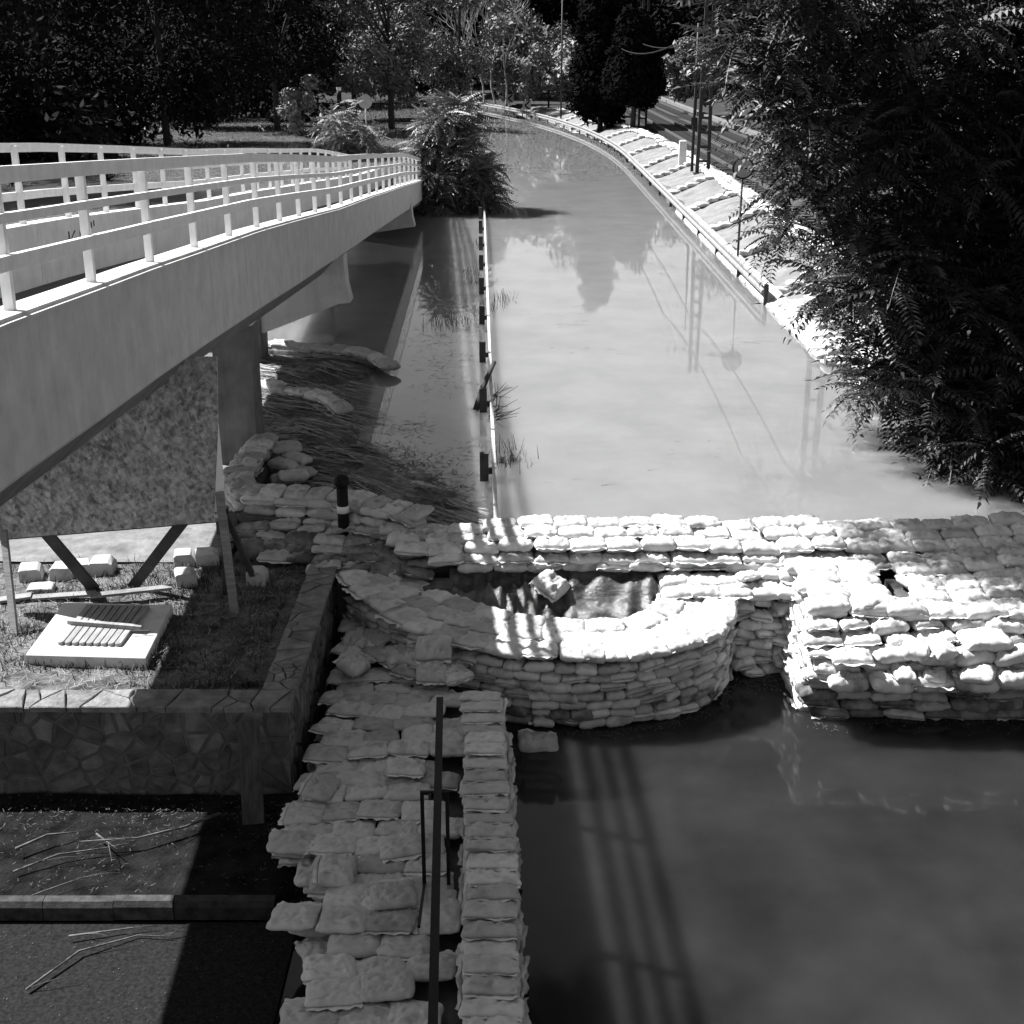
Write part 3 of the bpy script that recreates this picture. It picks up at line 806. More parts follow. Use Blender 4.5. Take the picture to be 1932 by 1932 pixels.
# loose single bags
def lone(kind, p, yaw, tilt, roll, s, label):
    o = bag(None, kind, p, yaw, tilt, roll, s, jit=0); tag(o, label, 'sandbag', 'loose sandbags'); return o
lone('clean', (.46, 14.16, .96), -.5, .50, .25, (.85, 1.1, 1.5), 'plump white sandbag slipping down onto the black tarpaulin in the pocket')
lone('worn', (-.84, 12.66, .86), .15, .08, .7, (.85, 1.0, 1.25), 'pale sandbag standing tilted against the ring wall above the walkway')
lone('worn', (-.86, 12.46, .66), -.05, .0, .3, (.78, .95, 1.6), 'pouch-like sandbag with a folded mouth resting below the tilted pale one')
lone('worn', (.28, 12.12, .0), .05, .1, .1, (.95, 1.1, 1.4), 'lone sandbag half sunk in the dark water below the ring wall')
lone('worn', (-1.72, 12.66, .66), 1.2, .2, .3, (.9, 1.0, 1.3), 'crumpled pale sandbag leaning at the left edge of the walkway near the wall')

# ------------------------------------------------------------------ the pocket: black tarpaulin, dark pillar
def tz(x, y):
    f = (14.62 - y) / 1.0
    return 1.06 - .46 * min(1.0, f) + .030 * (math.sin(x * 30 + 5 * math.sin(x * 3) + f * 3) + math.sin(x * 13 - f * 4)) * smooth(0, .15, f) + .03 * math.sin(f * 17 + x) + nz(x, y, 2.6, .05, 4) + .14 * max(0, 1 - abs(x - 1.0) / .35) * (1 - f) + .12 * max(0, 1 - abs(x - 1.5) / .3) * (1 - f)
o = link('tarpaulin', grid_mesh('tarpaulin', np.arange(-.75, 1.85, .025), np.arange(13.3, 14.66, .025), tz, M['tarp']))
tag(o, 'shiny creased black tarpaulin hanging into the pocket behind the curved wall', 'tarpaulin')
tag(link('pit_floor', grid_mesh('pit_floor', np.arange(-2.2, 2.0, .3), np.arange(13.2, 14.8, .3), lambda x, y: .1, M['lower_soil'])), 'dark wet bottom of the pocket', kind='structure')
pil = tag(empty('stone_pillar', (-.87, 14.25, 0)), 'dark layered stone pillar in the pocket behind the left end of the curved wall', 'pillar')
for k in range(8):
    b = MB(); b.box((-.17 + random.uniform(-.015, .015), -.15, k * .12), (.17 + random.uniform(-.015, .015), .15, k * .12 + .112)); b.build('stone', M['stone'], pil)

# ------------------------------------------------------------------ crazy-paved garden wall
def clip(poly, a, b, c_):
    out = []
    for i in range(len(poly)):
        p, q = poly[i], poly[(i + 1) % len(poly)]
        dp = a * p[0] + b * p[1] - c_; dq = a * q[0] + b * q[1] - c_
        if dp <= 0: out.append(p)
        if (dp < 0 < dq) or (dq < 0 < dp):
            t = dp / (dp - dq); out.append((p[0] + (q[0] - p[0]) * t, p[1] + (q[1] - p[1]) * t))
    return out
def voronoi(w, h, n, seed, gap=.014, relax=1):
    r = random.Random(seed); pts = [(r.uniform(0, w), r.uniform(0, h)) for _ in range(n)]
    for it in range(relax + 1):
        cells = []
        for i, p in enumerate(pts):
            poly = [(0, 0), (w, 0), (w, h), (0, h)]
            for j, q in enumerate(pts):
                if i == j: continue
                dx, dy = q[0] - p[0], q[1] - p[1]; d2 = dx * dx + dy * dy
                if d2 > 1.2: continue
                g_ = gap * math.sqrt(d2) / 2 if it == relax else 0
                poly = clip(poly, dx, dy, (q[0] ** 2 - p[0] ** 2 + q[1] ** 2 - p[1] ** 2) / 2 - g_)
                if not poly: break
            cells.append(poly)
        if it < relax: pts = [((sum(a for a, _ in c_) / len(c_)) * .6 + p[0] * .4, (sum(b for _, b in c_) / len(c_)) * .6 + p[1] * .4) if c_ else p for c_, p in zip(cells, pts)]
    res = []
    for c_ in cells:
        if len(c_) < 3: continue
        q = []
        for i in range(len(c_)):      # break up long straight edges a little
            a, b_ = c_[i], c_[(i + 1) % len(c_)]
            q.append(a)
            L_ = math.hypot(b_[0] - a[0], b_[1] - a[1])
            if L_ > .09:
                cx = sum(p[0] for p in c_) / len(c_); cy = sum(p[1] for p in c_) / len(c_)
                mx, my = (a[0] + b_[0]) / 2, (a[1] + b_[1]) / 2; k = r.uniform(-.02, .09)
                q.append((mx + (cx - mx) * k, my + (cy - my) * k))
        res.append(q)
    return res
gw = tag(empty('garden_wall', (-2.3, 11.0, .1)), 'low retaining wall of crazy-paved stone round the raised garden at the left', 'stone wall')
c = MB()
c.box((-9.0, 10.93, -.2), (-2.13, 11.25, 1.06)); c.box((-2.42, 11.25, -.2), (-2.13, 14.45, 1.06)); c.box((-2.42, 14.45, -.2), (-1.75, 14.72, 1.06))
W(c.build('mortar', M['mortar'], gw))
def face(M4, w, h, n, seed, matn, th, rel=1, gap=.016):
    for poly in voronoi(w, h, n, seed, gap, rel):
        cx = sum(p[0] for p in poly) / len(poly); cy = sum(p[1] for p in poly) / len(poly)
        b = MB(); b.prism([(x - cx, y - cy) for x, y in poly], -.02, th + random.uniform(-.006, .008), None, .008)
        o = b.build('stone', M[matn], gw)
        o.matrix_local = Matrix.Translation(-Vector(gw.location)) @ M4 @ Matrix.Translation((cx, cy, 0)) @ Matrix.Rotation(random.uniform(-.03, .03), 4, 'X') @ Matrix.Rotation(random.uniform(-.03, .03), 4, 'Y')
def basis(o, ex, ey, ez):
    m = Matrix.Identity(4)
    for i, e in enumerate((ex, ey, ez)):
        for j in range(3): m[j][i] = e[j]
    for j in range(3): m[j][3] = o[j]
    return m
face(basis((-6.6, 10.93, .08), (1, 0, 0), (0, 0, 1), (0, -1, 0)), 4.47, .98, 135, 3, 'stone', .012, 0, .03)
face(basis((-2.13, 10.95, .08), (0, 1, 0), (0, 0, 1), (1, 0, 0)), 3.6, .98, 105, 5, 'stone', .014, 0, .03)
face(basis((-7.0, 10.90, 1.06), (1, 0, 0), (0, 1, 0), (0, 0, 1)), 4.90, .37, 40, 8, 'coping', .035, 0, .012)
face(basis((-2.43, 11.28, 1.06), (1, 0, 0), (0, 1, 0), (0, 0, 1)), .335, 3.44, 36, 9, 'coping', .035, 0, .012)

# kerb between soil strip and asphalt
kb = tag(empty('kerb', (-4, 9.2, .04)), 'row of rounded kerb stones between dark soil and asphalt at the lower left', 'kerb')
x = -6.6
while x < -2.0:
    L_ = random.uniform(.5, .9)
    b = MB(); sec_ = [(-.07, 0), (-.075, .13), (-.045, .175), (.03, .18), (.07, .15), (.075, 0)]
    n = len(sec_)
    vs = [(0, y, z) for y, z in sec_] + [(L_ - .006, y, z) for y, z in sec_]
    b.add(vs, [tuple(range(n)), tuple(range(n, 2 * n))[::-1]] + [(i, n + i, n + (i + 1) % n, (i + 1) % n) for i in range(n)])
    o = b.build('kerb_stone', M['kerbstone'], kb); o.location = (x + 4, random.uniform(-.01, .01), random.uniform(-.008, .008))
    x += L_

# plank leaning on the wall
b = MB(); b.box((-.10, -.016, 0), (.10, .016, .95))
o = b.build('plank', M['old_plank']); o.location = (-2.40, 10.36, .17); o.rotation_euler = (-.50, -.04, .10)
tag(o, 'dark wooden plank leaning against the corner of the stone wall', 'plank')

# ------------------------------------------------------------------ slab with a slatted lid
sb = tag(empty('concrete_slab', (-4.42, 12.72, 1.02)), 'square pale concrete slab lying in the sunny garden', 'slab')
def at3(u, v, z): p = at(u, v, z); return Vector((p[0], p[1], z))
qs = [at3(48, 1235, 1.12), at3(275, 1241, 1.12), at3(325, 1141, 1.12), at3(121, 1136, 1.12)]
b = MB(); b.prism([(p.x, p.y) for p in qs], .98, 1.12, None, .008)
o = W(b.build('slab_block', M['slab'], sb))
lid = tag(empty('slatted_lid', (-4.4, 12.8, 1.125)), 'round-ended wooden slat lid with one crossbar lying on the pale slab', 'wooden lid')
A = at3(106, 1213, 1.15); B = at3(228, 1216, 1.15); C_ = at3(283, 1143, 1.15); D = at3(163, 1141, 1.15)
ns = 9
for i in range(ns):
    f = (i + .5) / ns
    p = A.lerp(B, f); q = D.lerp(C_, f); wd = (B - A).length / ns - .012
    L_ = (q - p).length; an = math.atan2(q.y - p.y, q.x - p.x) - math.pi / 2
    poly = [(-wd / 2, L_), (-wd / 2, .03)] + [(wd / 2 * math.cos(t), .03 - wd / 2 * math.sin(t) * .9) for t in np.linspace(math.pi * .85, math.pi * .15, 5)] + [(wd / 2, .03), (wd / 2, L_)]
    b = MB(); b.prism(poly[::-1], 0, .035, None, .004)
    o = b.build('slat', M['slat'], lid); o.location = Vector((p.x, p.y, 1.122)) - Vector(lid.location); o.rotation_euler = (0, 0, an)
p = at3(129, 1173, 1.18); q = at3(268, 1184, 1.18)
b = MB(); b.bar((p.x, p.y, 1.18), (q.x, q.y, 1.18), .055, .045); W(b.build('crossbar', M['slat'], lid))
b = MB(); b.bar((q.x - .1, q.y - .07, 1.165), (q.x + .10, q.y - .06, 1.165), .02, .02); W(b.build('handle', M['steel'], lid))

# ------------------------------------------------------------------ hoarding board on timber legs under the ramp
bd = tag(empty('hoarding', (-4.4, 13.45, 1.0)), 'large strand board hoarding on dark timber legs standing under the ramp', 'hoarding')
BY = 13.45
tl = aty(-60, 905, BY); bl = aty(-60, 1022, BY); br = aty(416, 983, BY); tr = aty(407, 640, BY)
b = MB()
vs = [(bl.x, BY - .01, bl.z), (br.x, BY - .01, br.z), (tr.x, BY - .01, 3.88), (bl.x, BY - .01, 3.88)]
b.add(vs + [(x, BY + .01, z) for x, _, z in vs], [(0, 1, 2, 3), (7, 6, 5, 4), (0, 4, 5, 1), (1, 5, 6, 2), (2, 6, 7, 3), (3, 7, 4, 0)])
W(b.build('board', M['osb'], bd))
b = MB(); b.bar((bl.x, BY + .05, bl.z + .01), (br.x - .02, BY + .05, br.z + .01), .05, .07); W(b.build('frame_rail', M['dark_wood'], bd))
def leg(p, q, w=.10, m='dark_wood'):
    b = MB(); b.bar(p, q, w, .05, (0, 1, 0)); W(b.build('leg', M[m], bd))
tp = aty(70, 1000, BY + .06); leg((tp.x, BY + .07, tp.z + .1), (*at(178, 1112, 1.0), 1.0), .13)
tp = aty(352, 980, BY + .06); leg((tp.x + .1, BY + .07, tp.z + .15), (*at(250, 1108, 1.0), 1.0), .13)
leg((br.x + .02, BY - .02, br.z + .35), (*at(443, 1158, 1.0), .98), .09, 'wood')
leg((br.x + .03, BY + .03, br.z + .1), (*at(425, 1120, 1.0), .98), .05)
leg((br.x + .04, BY + .05, br.z + .1), (*at(483, 1098, 1.0), .98), .06)
tp = aty(24, 1010, BY); leg((tp.x - .05, BY - .1, tp.z + .1), (*at(28, 1198, 1.0), .98), .07, 'wood')
# pale banner strip wrapped round the right edge, with its web ending
b = MB()
t0 = aty(412, 800, BY - .03); t1 = aty(404, 962, BY - .03); t2 = aty(429, 978, BY + .02)
b.add([t0, t0 + Vector((.005, 0, 0)), t2, aty(404, 977, BY - .03)], [(0, 3, 2, 1)])
W(b.build('banner', M['white'], bd))
try:
    cu = bpy.data.curves.new('lettering', 'FONT'); cu.body = '.hu'; cu.size = .125; cu.extrude = .001; cu.offset = .003
    cu.materials.append(M['black'])
    o = link('lettering', cu, bd); W(o); tp = aty(405, 969, BY - .045); o.location = tp; o.rotation_euler = (math.pi / 2, 0, .0)
    o.location = (tp.x, BY - .045, tp.z)
    bpy.context.view_layer.update()
    lm = bpy.data.meshes.new_from_object(o.evaluated_get(bpy.context.evaluated_depsgraph_get()))
    o2 = link('lettering', lm, bd); W(o2); o2.location = o.location; o2.rotation_euler = o.rotation_euler
    bpy.data.objects.remove(o, do_unlink=True)
except Exception as ex: print(ex)

# cut stone blocks, planks
def block(u, v, z, sx, sy, sz, yaw, label, m='block'):
    x, y = at(u, v, z)
    n = 7; poly = [(-sx / 2, 0), (sx / 2, 0), (sx / 2, sz * .62), (sx / 2 - .02, sz * .82), (sx / 2 - .06, sz), (-sx / 2 + .03, sz), (-sx / 2, sz * .9)]
    b = MB(); k = len(poly)
    r0 = lambda: random.uniform(-.008, .008)
    vs = [(a + r0(), -sy / 2 + r0(), c_ + r0()) for a, c_ in poly] + [(a + r0(), sy / 2 + r0(), c_ + r0()) for a, c_ in poly]
    b.add(vs, [tuple(range(k)), tuple(range(k, 2 * k))[::-1]] + [(i, k + i, k + (i + 1) % k, (i + 1) % k) for i in range(k)])
    o = b.build('stone_block', M[m]); o.location = (x, y, z); o.rotation_euler = (0, 0, yaw)
    bv = o.modifiers.new('b', 'BEVEL'); bv.width = .012; bv.segments = 2
    tag(o, label, 'stone block', 'cut stone blocks in the garden'); return o
block(60, 1092, .98, .27, .27, .17, .25, 'leftmost pale cut block of the row behind the slanting leg')
block(122, 1090, .98, .27, .27, .17, .05, 'pale cut block left of the slanting leg, second in the row')
block(160, 1084, .98, .22, .25, .17, .3, 'small cut block half hidden by the slanting dark leg')
block(196, 1082, .98, .28, .27, .19, .1, 'pale cut block at the right end of the left row')
block(350, 1066, .98, .25, .26, .18, .2, 'sunlit cut block with a shaded front near the hoarding corner')
block(392, 1064, .98, .28, .27, .18, .25, 'half shaded cut block with grass on it beside the hoarding corner')
block(352, 1104, .98, .24, .26, .19, .3, 'cut block with curved stripes of light, lying nearer the slab')
block(487, 1100, .98, .22, .24, .18, -.05, 'lone rounded block in the shade right of the timber legs')
block(80, 1122, .96, .30, .22, .12, .2, 'dark low block behind the slab corner')
block(478, 1050, .98, .30, .28, .2, .05, 'dark mossy block beside the muddy sandbags', 'stone')
def plank(p, q, w, h, z, label, m='wood'):
    a = at(*p, z); b_ = at(*q, z)
    c_ = ((a[0] + b_[0]) / 2, (a[1] + b_[1]) / 2, z)
    b = MB(); b.bar((a[0] - c_[0], a[1] - c_[1], 0), (b_[0] - c_[0], b_[1] - c_[1], .03), w, h)
    o = b.build('plank', M[m]); o.location = c_; tag(o, label, 'plank', 'planks on the garden soil')
plank((172, 1124), (325, 1112), .11, .03, 1.10, 'pale plank lying behind the slab, propped up at one end', 'coping')
plank((60, 1128), (180, 1124), .12, .03, 1.04, 'weathered plank lying left of the slanting leg foot')
plank((-20, 1135), (60, 1128), .14, .03, 1.03, 'short board at the left edge of the garden')

# ------------------------------------------------------------------ iron handrail, bollard
hr = tag(empty('handrail', (-.6, 9.0, .5)), 'black flat iron handrail with a pair of posts beside the sandbag parapet', 'handrail')
b = MB(); b.bar((-.655, 10.52, 1.40), (-.44, 5.4, 1.40), .062, .02); b.bar((-.655, 10.52, 1.385), (-.44, 5.4, 1.385), .02, .03); W(b.build('rail', M['black'], hr))
for dx in (-.10, .10):
    for yy in (9.0, 5.9):
        b = MB(); b.box((-.62 + dx - .015, yy - .015, .35), (-.62 + dx + .015, yy + .015, 1.36)); W(b.build('post', M['black'], hr))
for yy in (9.0, 5.9):
    b = MB(); b.box((-.735, yy - .014, 1.345), (-.505, yy + .014, 1.372)); W(b.build('bracket', M['black'], hr))
for dx in (-.045, .045):
    b = MB(); b.tube([(-.61 + dx, 8.96, 1.37), (-.61 + dx, 8.96, 1.32)], .012, 8); W(b.build('bolt', M['steel'], hr))
b = MB(); b.bar((-.72, 9.0, .5), (-.63, 7.3, 1.38), .02, .02); W(b.build('brace', M['black'], hr))

bo = tag(empty('bollard', (-2.13, 15.40, 1.0)), 'black bollard with one white band standing among the muddy sandbags', 'bollard')
b = MB(); b.tube([(0, 0, -.1), (0, 0, .80)], .072, 20); b.build('shaft', M['black'], bo, True)
b = MB(); b.tube([(0, 0, .78), (0, 0, .80), (0, 0, .86), (0, 0, .90), (0, 0, .93)], [.08, .098, .098, .082, .04], 20); b.build('cap', M['black'], bo, True)
b = MB(); b.tube([(0, 0, .43), (0, 0, .52)], .077, 20); b.build('band', M['white'], bo, True)

# ------------------------------------------------------------------ black sheeting and bag rows in the flood under the ramp
poly_t = [(-7.5, 27.0), (-2.5, 25.0), (-3.0, 23.6), (-2.9, 22.6), (-2.5, 21.4), (-2.6, 20.2), (-2.1, 19.2), (-1.3, 18.2), (-.7, 17.1), (-.35, 15.9), (-.6, 15.2), (-1.7, 15.3), (-3.4, 16.1), (-3.6, 18.2), (-4.2, 20.0), (-7.5, 20.4)]
def inside(x, y, P):
    r = False
    for i in range(len(P)):
        a, b_ = P[i], P[i - 1]
        if (a[1] > y) != (b_[1] > y) and x < (b_[0] - a[0]) * (y - a[1]) / (b_[1] - a[1]) + a[0]: r = not r
    return r
def edist(x, y, P):
    m_ = 9
    for i in range(len(P)):
        a = Vector(P[i]); b_ = Vector(P[i - 1]); p_ = Vector((x, y)); ab = b_ - a
        t = max(0, min(1, (p_ - a).dot(ab) / ab.dot(ab))); m_ = min(m_, (a + ab * t - p_).length)
    return m_
def sheet_z(x, y):
    ins = inside(x, y, poly_t); d = edist(x, y, poly_t)
    base = (.015 + .10 * smooth(0, .9, d)) if ins else -.12 * min(1, d * 4)
    along = noise.fractal(Vector(((x * .6 + y) * 4.2, (x - .6 * y) * .9, 2)), .8, 2.1, 6) - .35 * max(0, 1 - 4 * abs(noise.noise(Vector(((x * .6 + y) * 1.6, (x - .6 * y) * .5, 8)))))
    wet = .05 * noise.noise(Vector((x * .7, y * .6, 9)))
    return WZ + base + .085 * along + wet + .02 * noise.noise(Vector((x * 9, y * 9, 1)))
xs = np.arange(-7.5, -.2, .055); ys = np.arange(15.1, 27.1, .07)
V = []; idm = {}
for j, y in enumerate(ys):
    for i, x in enumerate(xs):
        if inside(x, y, poly_t) or edist(x, y, poly_t) < .12:
            idm[(i, j)] = len(V); V.append((x, y, sheet_z(x, y)))
Fc = [(idm[(i, j)], idm[(i + 1, j)], idm[(i + 1, j + 1)], idm[(i, j + 1)]) for (i, j) in idm if (i + 1, j) in idm and (i, j + 1) in idm and (i + 1, j + 1) in idm]
o = link('tarpaulin', np_mesh('sheeting', np.array(V), np.array(Fc), M['tarp_dull'], True))
tag(o, 'crumpled dark sheeting lying in the flood water beneath the ramp', 'tarpaulin')
def row(label, pts, step, kind='worn', s=(1.1, 1.1, 1.3), n2=0):
    P = Path2(pts); t_ = tag(empty('sandbag_row', (pts[0][0], pts[0][1], WZ)), label, 'sandbag row', 'sandbag rows weighing down the sheeting')
    t = 0
    while t < P.L:
        p, d = P.at(t); bag(t_, kind, (p.x, p.y, WZ + .16 + random.uniform(-.02, .03)), math.atan2(d.y, d.x), s=s, jit=2.0)
        t += step * random.uniform(.9, 1.1)
row('far row of pale sandbags on the sheeting, reaching out into open water', [(-6.8, 26.6), (-5.1, 26.3), (-3.9, 25.9), (-3.2, 25.6), (-2.7, 25.0), (-2.35, 24.4)], .42, s=(1.2, 1.3, 1.4))
row('nearer row of pale sandbags on the sheeting beside the concrete pier', [(-6.0, 23.2), (-4.6, 23.0), (-4.0, 22.5), (-3.3, 22.0), (-2.9, 21.4)], .40, s=(1.15, 1.2, 1.35))

def blades(name, n, gen, m, label, cat=None):
    """n thin strips: gen() -> (p, q, width)"""
    V = np.zeros((n * 4, 3)); 
    for i in range(n):
        p, q, w = gen(i); p = Vector(p); q = Vector(q); d = (q - p)
        sd = d.cross(Vector((random.uniform(-.4, .4), random.uniform(-.4, .4), 1))); sd = sd.normalized() * w / 2 if sd.length > 1e-9 else Vector((w / 2, 0, 0))
        V[i * 4:i * 4 + 4] = [p - sd, p + sd, q + sd * .3, q - sd * .3]
    Fq = np.arange(n * 4).reshape(n, 4)
    o = link(name, np_mesh(name, V, Fq, m)); tag(o, label, kind='stuff'); return o
pt = [p for p in V]
def g_reed(i):
    while True:
        x = random.uniform(-6, -.3); y = random.uniform(15.3, 26)
        if inside(x, y, poly_t) and noise.noise(Vector((x * .8, y * .8, 5))) > -.25: break
    a = -.62 + random.gauss(0, .3); L_ = random.uniform(.12, .6)
    z = sheet_z(x, y) + .012
    x2, y2 = x + L_ * math.cos(a), y + L_ * math.sin(a)
    return (x, y, z), (x2, y2, max(WZ + .008, sheet_z(x2, y2) + random.uniform(.01, .04))), random.uniform(.006, .02)
blades('washed_up_reeds', 5200, g_reed, M['reed'], 'wet reeds and straw washed up on the dark sheeting')
def g_float(i):
    c_ = random.choice([(-1.0, 28.5, .5), (-1.1, 31, .7), (-1.7, 27.5, .8), (-.55, 21.6, .35), (-1.4, 18.4, .6), (-1.1, 23.5, .9), (-.6, 19.5, .5), (-1.7, 33, .8), (-1.0, 17.3, .5), (-1.4, 25.5, .8), (-.1, 18.9, .18), (-1.75, 20.6, .5)])
    x = c_[0] + random.gauss(0, c_[2] * .45); y = c_[1] + random.gauss(0, c_[2] * .7); a = random.uniform(-.9, .5); L_ = random.uniform(.03, .16)
    return (x, y, WZ + .004), (x + L_ * math.cos(a), y + L_ * math.sin(a), WZ + random.choice([.006, .006, .006, .05])), random.uniform(.005, .018)
def g_reed2(i):
    while True:
        x = random.uniform(-6, -.3); y = random.uniform(15.3, 26)
        if inside(x, y, poly_t) and noise.noise(Vector((x * .9, y * .9, 15))) > .0: break
    a = -.55 + random.gauss(0, .22); L_ = random.uniform(.15, .8); z = sheet_z(x, y) + .03
    x2, y2 = x + L_ * math.cos(a), y + L_ * math.sin(a)
    return (x, y, z), (x2, y2, max(WZ + .01, sheet_z(x2, y2) + random.uniform(.02, .06))), random.uniform(.008, .026)
blades('pale_straw', 2400, g_reed2, M['straw'], 'pale straw and plastic strips combed over the dark sheeting')
blades('floating_debris', 1500, g_float, M['reed'], 'dark bits of weed and twig floating beside the sunken barrier')
def g_tuft(i):
    c_ = random.choice([(-1.35, 29.3), (-1.35, 29.3), (-1.1, 29.5), (-1.75, 29.0), (-1.0, 34.5), (-.55, 31.0), (-.05, 19.0), (-.05, 19.0), (-1.2, 36), (-1.1, 41), (-.15, 32)])
    x = c_[0] + random.gauss(0, .16); y = c_[1] + random.gauss(0, .3)
    return (x, y, WZ - .02), (x + random.gauss(0, .06), y + random.gauss(0, .06), WZ + random.uniform(.05, .28)), .012
blades('grass_tufts', 420, g_tuft, M['leaf'], 'dark grass tufts poking out of the flood water')
def g_road(i):
    c_ = random.choice([(1.5, 26.5), (1.9, 31), (1.4, 29), (2.1, 45), (3.9, 36), (4.4, 35), (.7, 40), (2.3, 52), (4.6, 41), (1.2, 18), (3.2, 22), (5.0, 27), (2.4, 60), (3.0, 19.5), (.6, 30)])
    x = c_[0] + random.gauss(0, .35); y = c_[1] + random.gauss(0, .25); a = random.uniform(-.4, .4); L_ = random.uniform(.05, .25)
    return (x, y, WZ + .004), (x + L_ * math.cos(a), y + L_ * math.sin(a), WZ + .008), random.uniform(.008, .02)
blades('drifting_twigs', 190, g_road, M['reed'], 'thin twigs drifting on the flooded road')
def leafy_debris(i):
    t = random.random(); x = -1.9 + t * 1.3; y = 19.6 - t * 2.6
    if random.random() < .4: x, y = -1.2 + random.gauss(0, .5), 18.2 + random.gauss(0, .7)
    x += random.gauss(0, .16); y += random.gauss(0, .2); a = random.uniform(0, 6.28); L_ = random.uniform(.05, .2)
    return (x, y, WZ + .006), (x + L_ * math.cos(a), y + L_ * math.sin(a), WZ + random.uniform(.006, .05)), random.uniform(.008, .02)
blades('straw_fringe', 500, leafy_debris, M['reed'], 'straw and leaves fraying from the edge of the sheeting')

def g_scum(i):
    t = random.random()
    if t < .4: p, d = outer.at(random.uniform(3.4, outer.L)); n = Vector((-d.y, d.x)); q = p - n * abs(random.gauss(0, .10)); x, y, z = q.x, q.y, .004
    elif t < .75: x = random.uniform(3.2, 6.6); y = 12.62 - abs(random.gauss(0, .12)); z = .004
    else: x = random.uniform(2.6, 3.3); y = 13.7 - abs(random.gauss(0, .2)); z = .004
    a = random.uniform(0, 6.28); L_ = random.uniform(.01, .05)
    return (x, y, z), (x + L_ * math.cos(a), y + L_ * math.sin(a), z + .003), random.uniform(.006, .02)
blades('floating_scum', 700, g_scum, M['litter'], 'leaf scraps and scum floating along the foot of the sandbag walls')
# ------------------------------------------------------------------ sunken barrier along the road edge
def bx_(y): return -.20 - (y - 15.5) * .0247
bar_ = tag(empty('road_barrier', (bx_(16), 16, WZ)), 'long thin white barrier rail on dark posts standing in the flood water', 'barrier')
yy = 15.35
while yy < 52:
    y2 = min(yy + 4.0, 52)
    b = MB(); b.bar((bx_(yy + .01), yy + .01, 1.17), (bx_(y2 - .01), y2 - .01, 1.17), .055, .08); W(b.build('rail', M['galv'], bar_)); yy = y2
yy = 17.95
while yy < 51:
    x = bx_(yy) - .13
    b = MB(); b.box((x - .075, yy - .05, .2), (x + .05, yy + .05, 1.42)); W(b.build('post', M['dark_wood'], bar_))
    b = MB(); b.box((x + .052, yy - .02, 1.10), (x + .105, yy + .02, 1.19)); W(b.build('bracket', M['dark_wood'], bar_))
    yy += 3.72
# driftwood caught on the barrier
dw = tag(empty('driftwood_branch', (-.5, 22.5, WZ)), 'thick broken branch with twigs caught on the white barrier', 'branch')
b = MB(); b.tube([(-.13, -.7, -.02), (-.02, .2, .18), (.08, .7, .30), (.17, 1.1, .42)], [.06, .055, .045, .04], 8); b.build('limb', M['bark'], dw, True)
b = MB()
for k in range(26):
    x0 = random.uniform(.1, .3); y0 = random.uniform(-1.5, .4)
    b.tube([(x0, y0, .02), (x0 + random.uniform(-.1, .45), y0 + random.uniform(-.5, .6), random.uniform(.02, .35))], [.008, .003], 4)
o = b.build('twigs', M['bark'], dw); o['kind'] = 'stuff'

# ------------------------------------------------------------------ guard rail
def grx(y): return rail_x(y) + .05
gr = tag(empty('guard_rail', (6.1, 32, WZ)), 'galvanised crash barrier curving away along the flooded road below the embankment', 'guard rail')
pts = [(grx(y), y) for y in np.arange(31.4, 72, 4.0)]
yy = 72.0
while yy < 137: pts.append((grx(yy), yy)); yy += 3.2
pts = [Vector(p) for p in pts]
wprof = [(.0, -.155), (.055, -.12), (.055, -.06), (.0, -.02), (.0, .02), (.055, .06), (.055, .12), (.0, .155)]
for a, b_ in zip(pts, pts[1:]):
    d = (b_ - a).normalized(); n = Vector((-d.y, d.x))      # towards the road
    b = MB(); m_ = len(wprof)
    for e in (a, b_ + d * .02):
        for o_, z in wprof: b.v.append((e.x + n.x * o_, e.y + n.y * o_, 1.40 + z))
        for o_, z in wprof: b.v.append((e.x + n.x * (o_ - .012), e.y + n.y * (o_ - .012), 1.40 + z))
    for k in range(m_ - 1):
        b.f.append((k, k + 1, 2 * m_ + k + 1, 2 * m_ + k)); b.f.append((m_ + k, 3 * m_ + k, 3 * m_ + k + 1, m_ + k + 1))
    b.f.append((m_ - 1, 2 * m_ - 1, 4 * m_ - 1, 3 * m_ - 1))
    W(b.build('beam', M['dull_galv'], gr))
    b = MB(); b.box((a.x + .05 - .04, a.y - .05, .3), (a.x + .05 + .05, a.y + .05, 1.50)); W(b.build('post', M['steel'], gr))

# ------------------------------------------------------------------ embankment dressed with pale sheeting and bags
emb = tag(empty('sandbag_embankment', (8, 50, WZ)), 'sunlit embankment under pale sheeting held by ribs of white sandbags', 'embankment')
def ez(x, y):
    o_ = (x - rail_x(y) - .35)
    return .95 + .62 * smooth(0, 2.4, o_) ** .8 + nz(x, y, .9, .07, 3) + .05 * math.cos((y - 44) * 2 * math.pi / 5.9)
yy = np.arange(27.5, 122, .35); oo = np.linspace(.15, 3.4, 14)
V = np.array([(rail_x(y) + .2 + o_, y, ez(rail_x(y) + .2 + o_, y) - (.35 if o_ > 3.2 or o_ < .2 else 0)) for y in yy for o_ in oo]); k = len(oo)
Fc = np.array([(j * k + i, j * k + i + 1, (j + 1) * k + i + 1, (j + 1) * k + i) for j in range(len(yy) - 1) for i in range(k - 1)])
link('sheeting', np_mesh('sheeting', V, Fc, M['tarp_white'], True), emb).matrix_parent_inverse = Matrix.Translation(-Vector(emb.location))
nb = 0
far = []
def ebag(x, y, z, yaw, s):
    global nb
    if nb < 296 and y < 86:
        bag(emb, 'tiny', (x, y, z), yaw, s=s); nb += 1
    else: far.append((x, y, z, yaw))
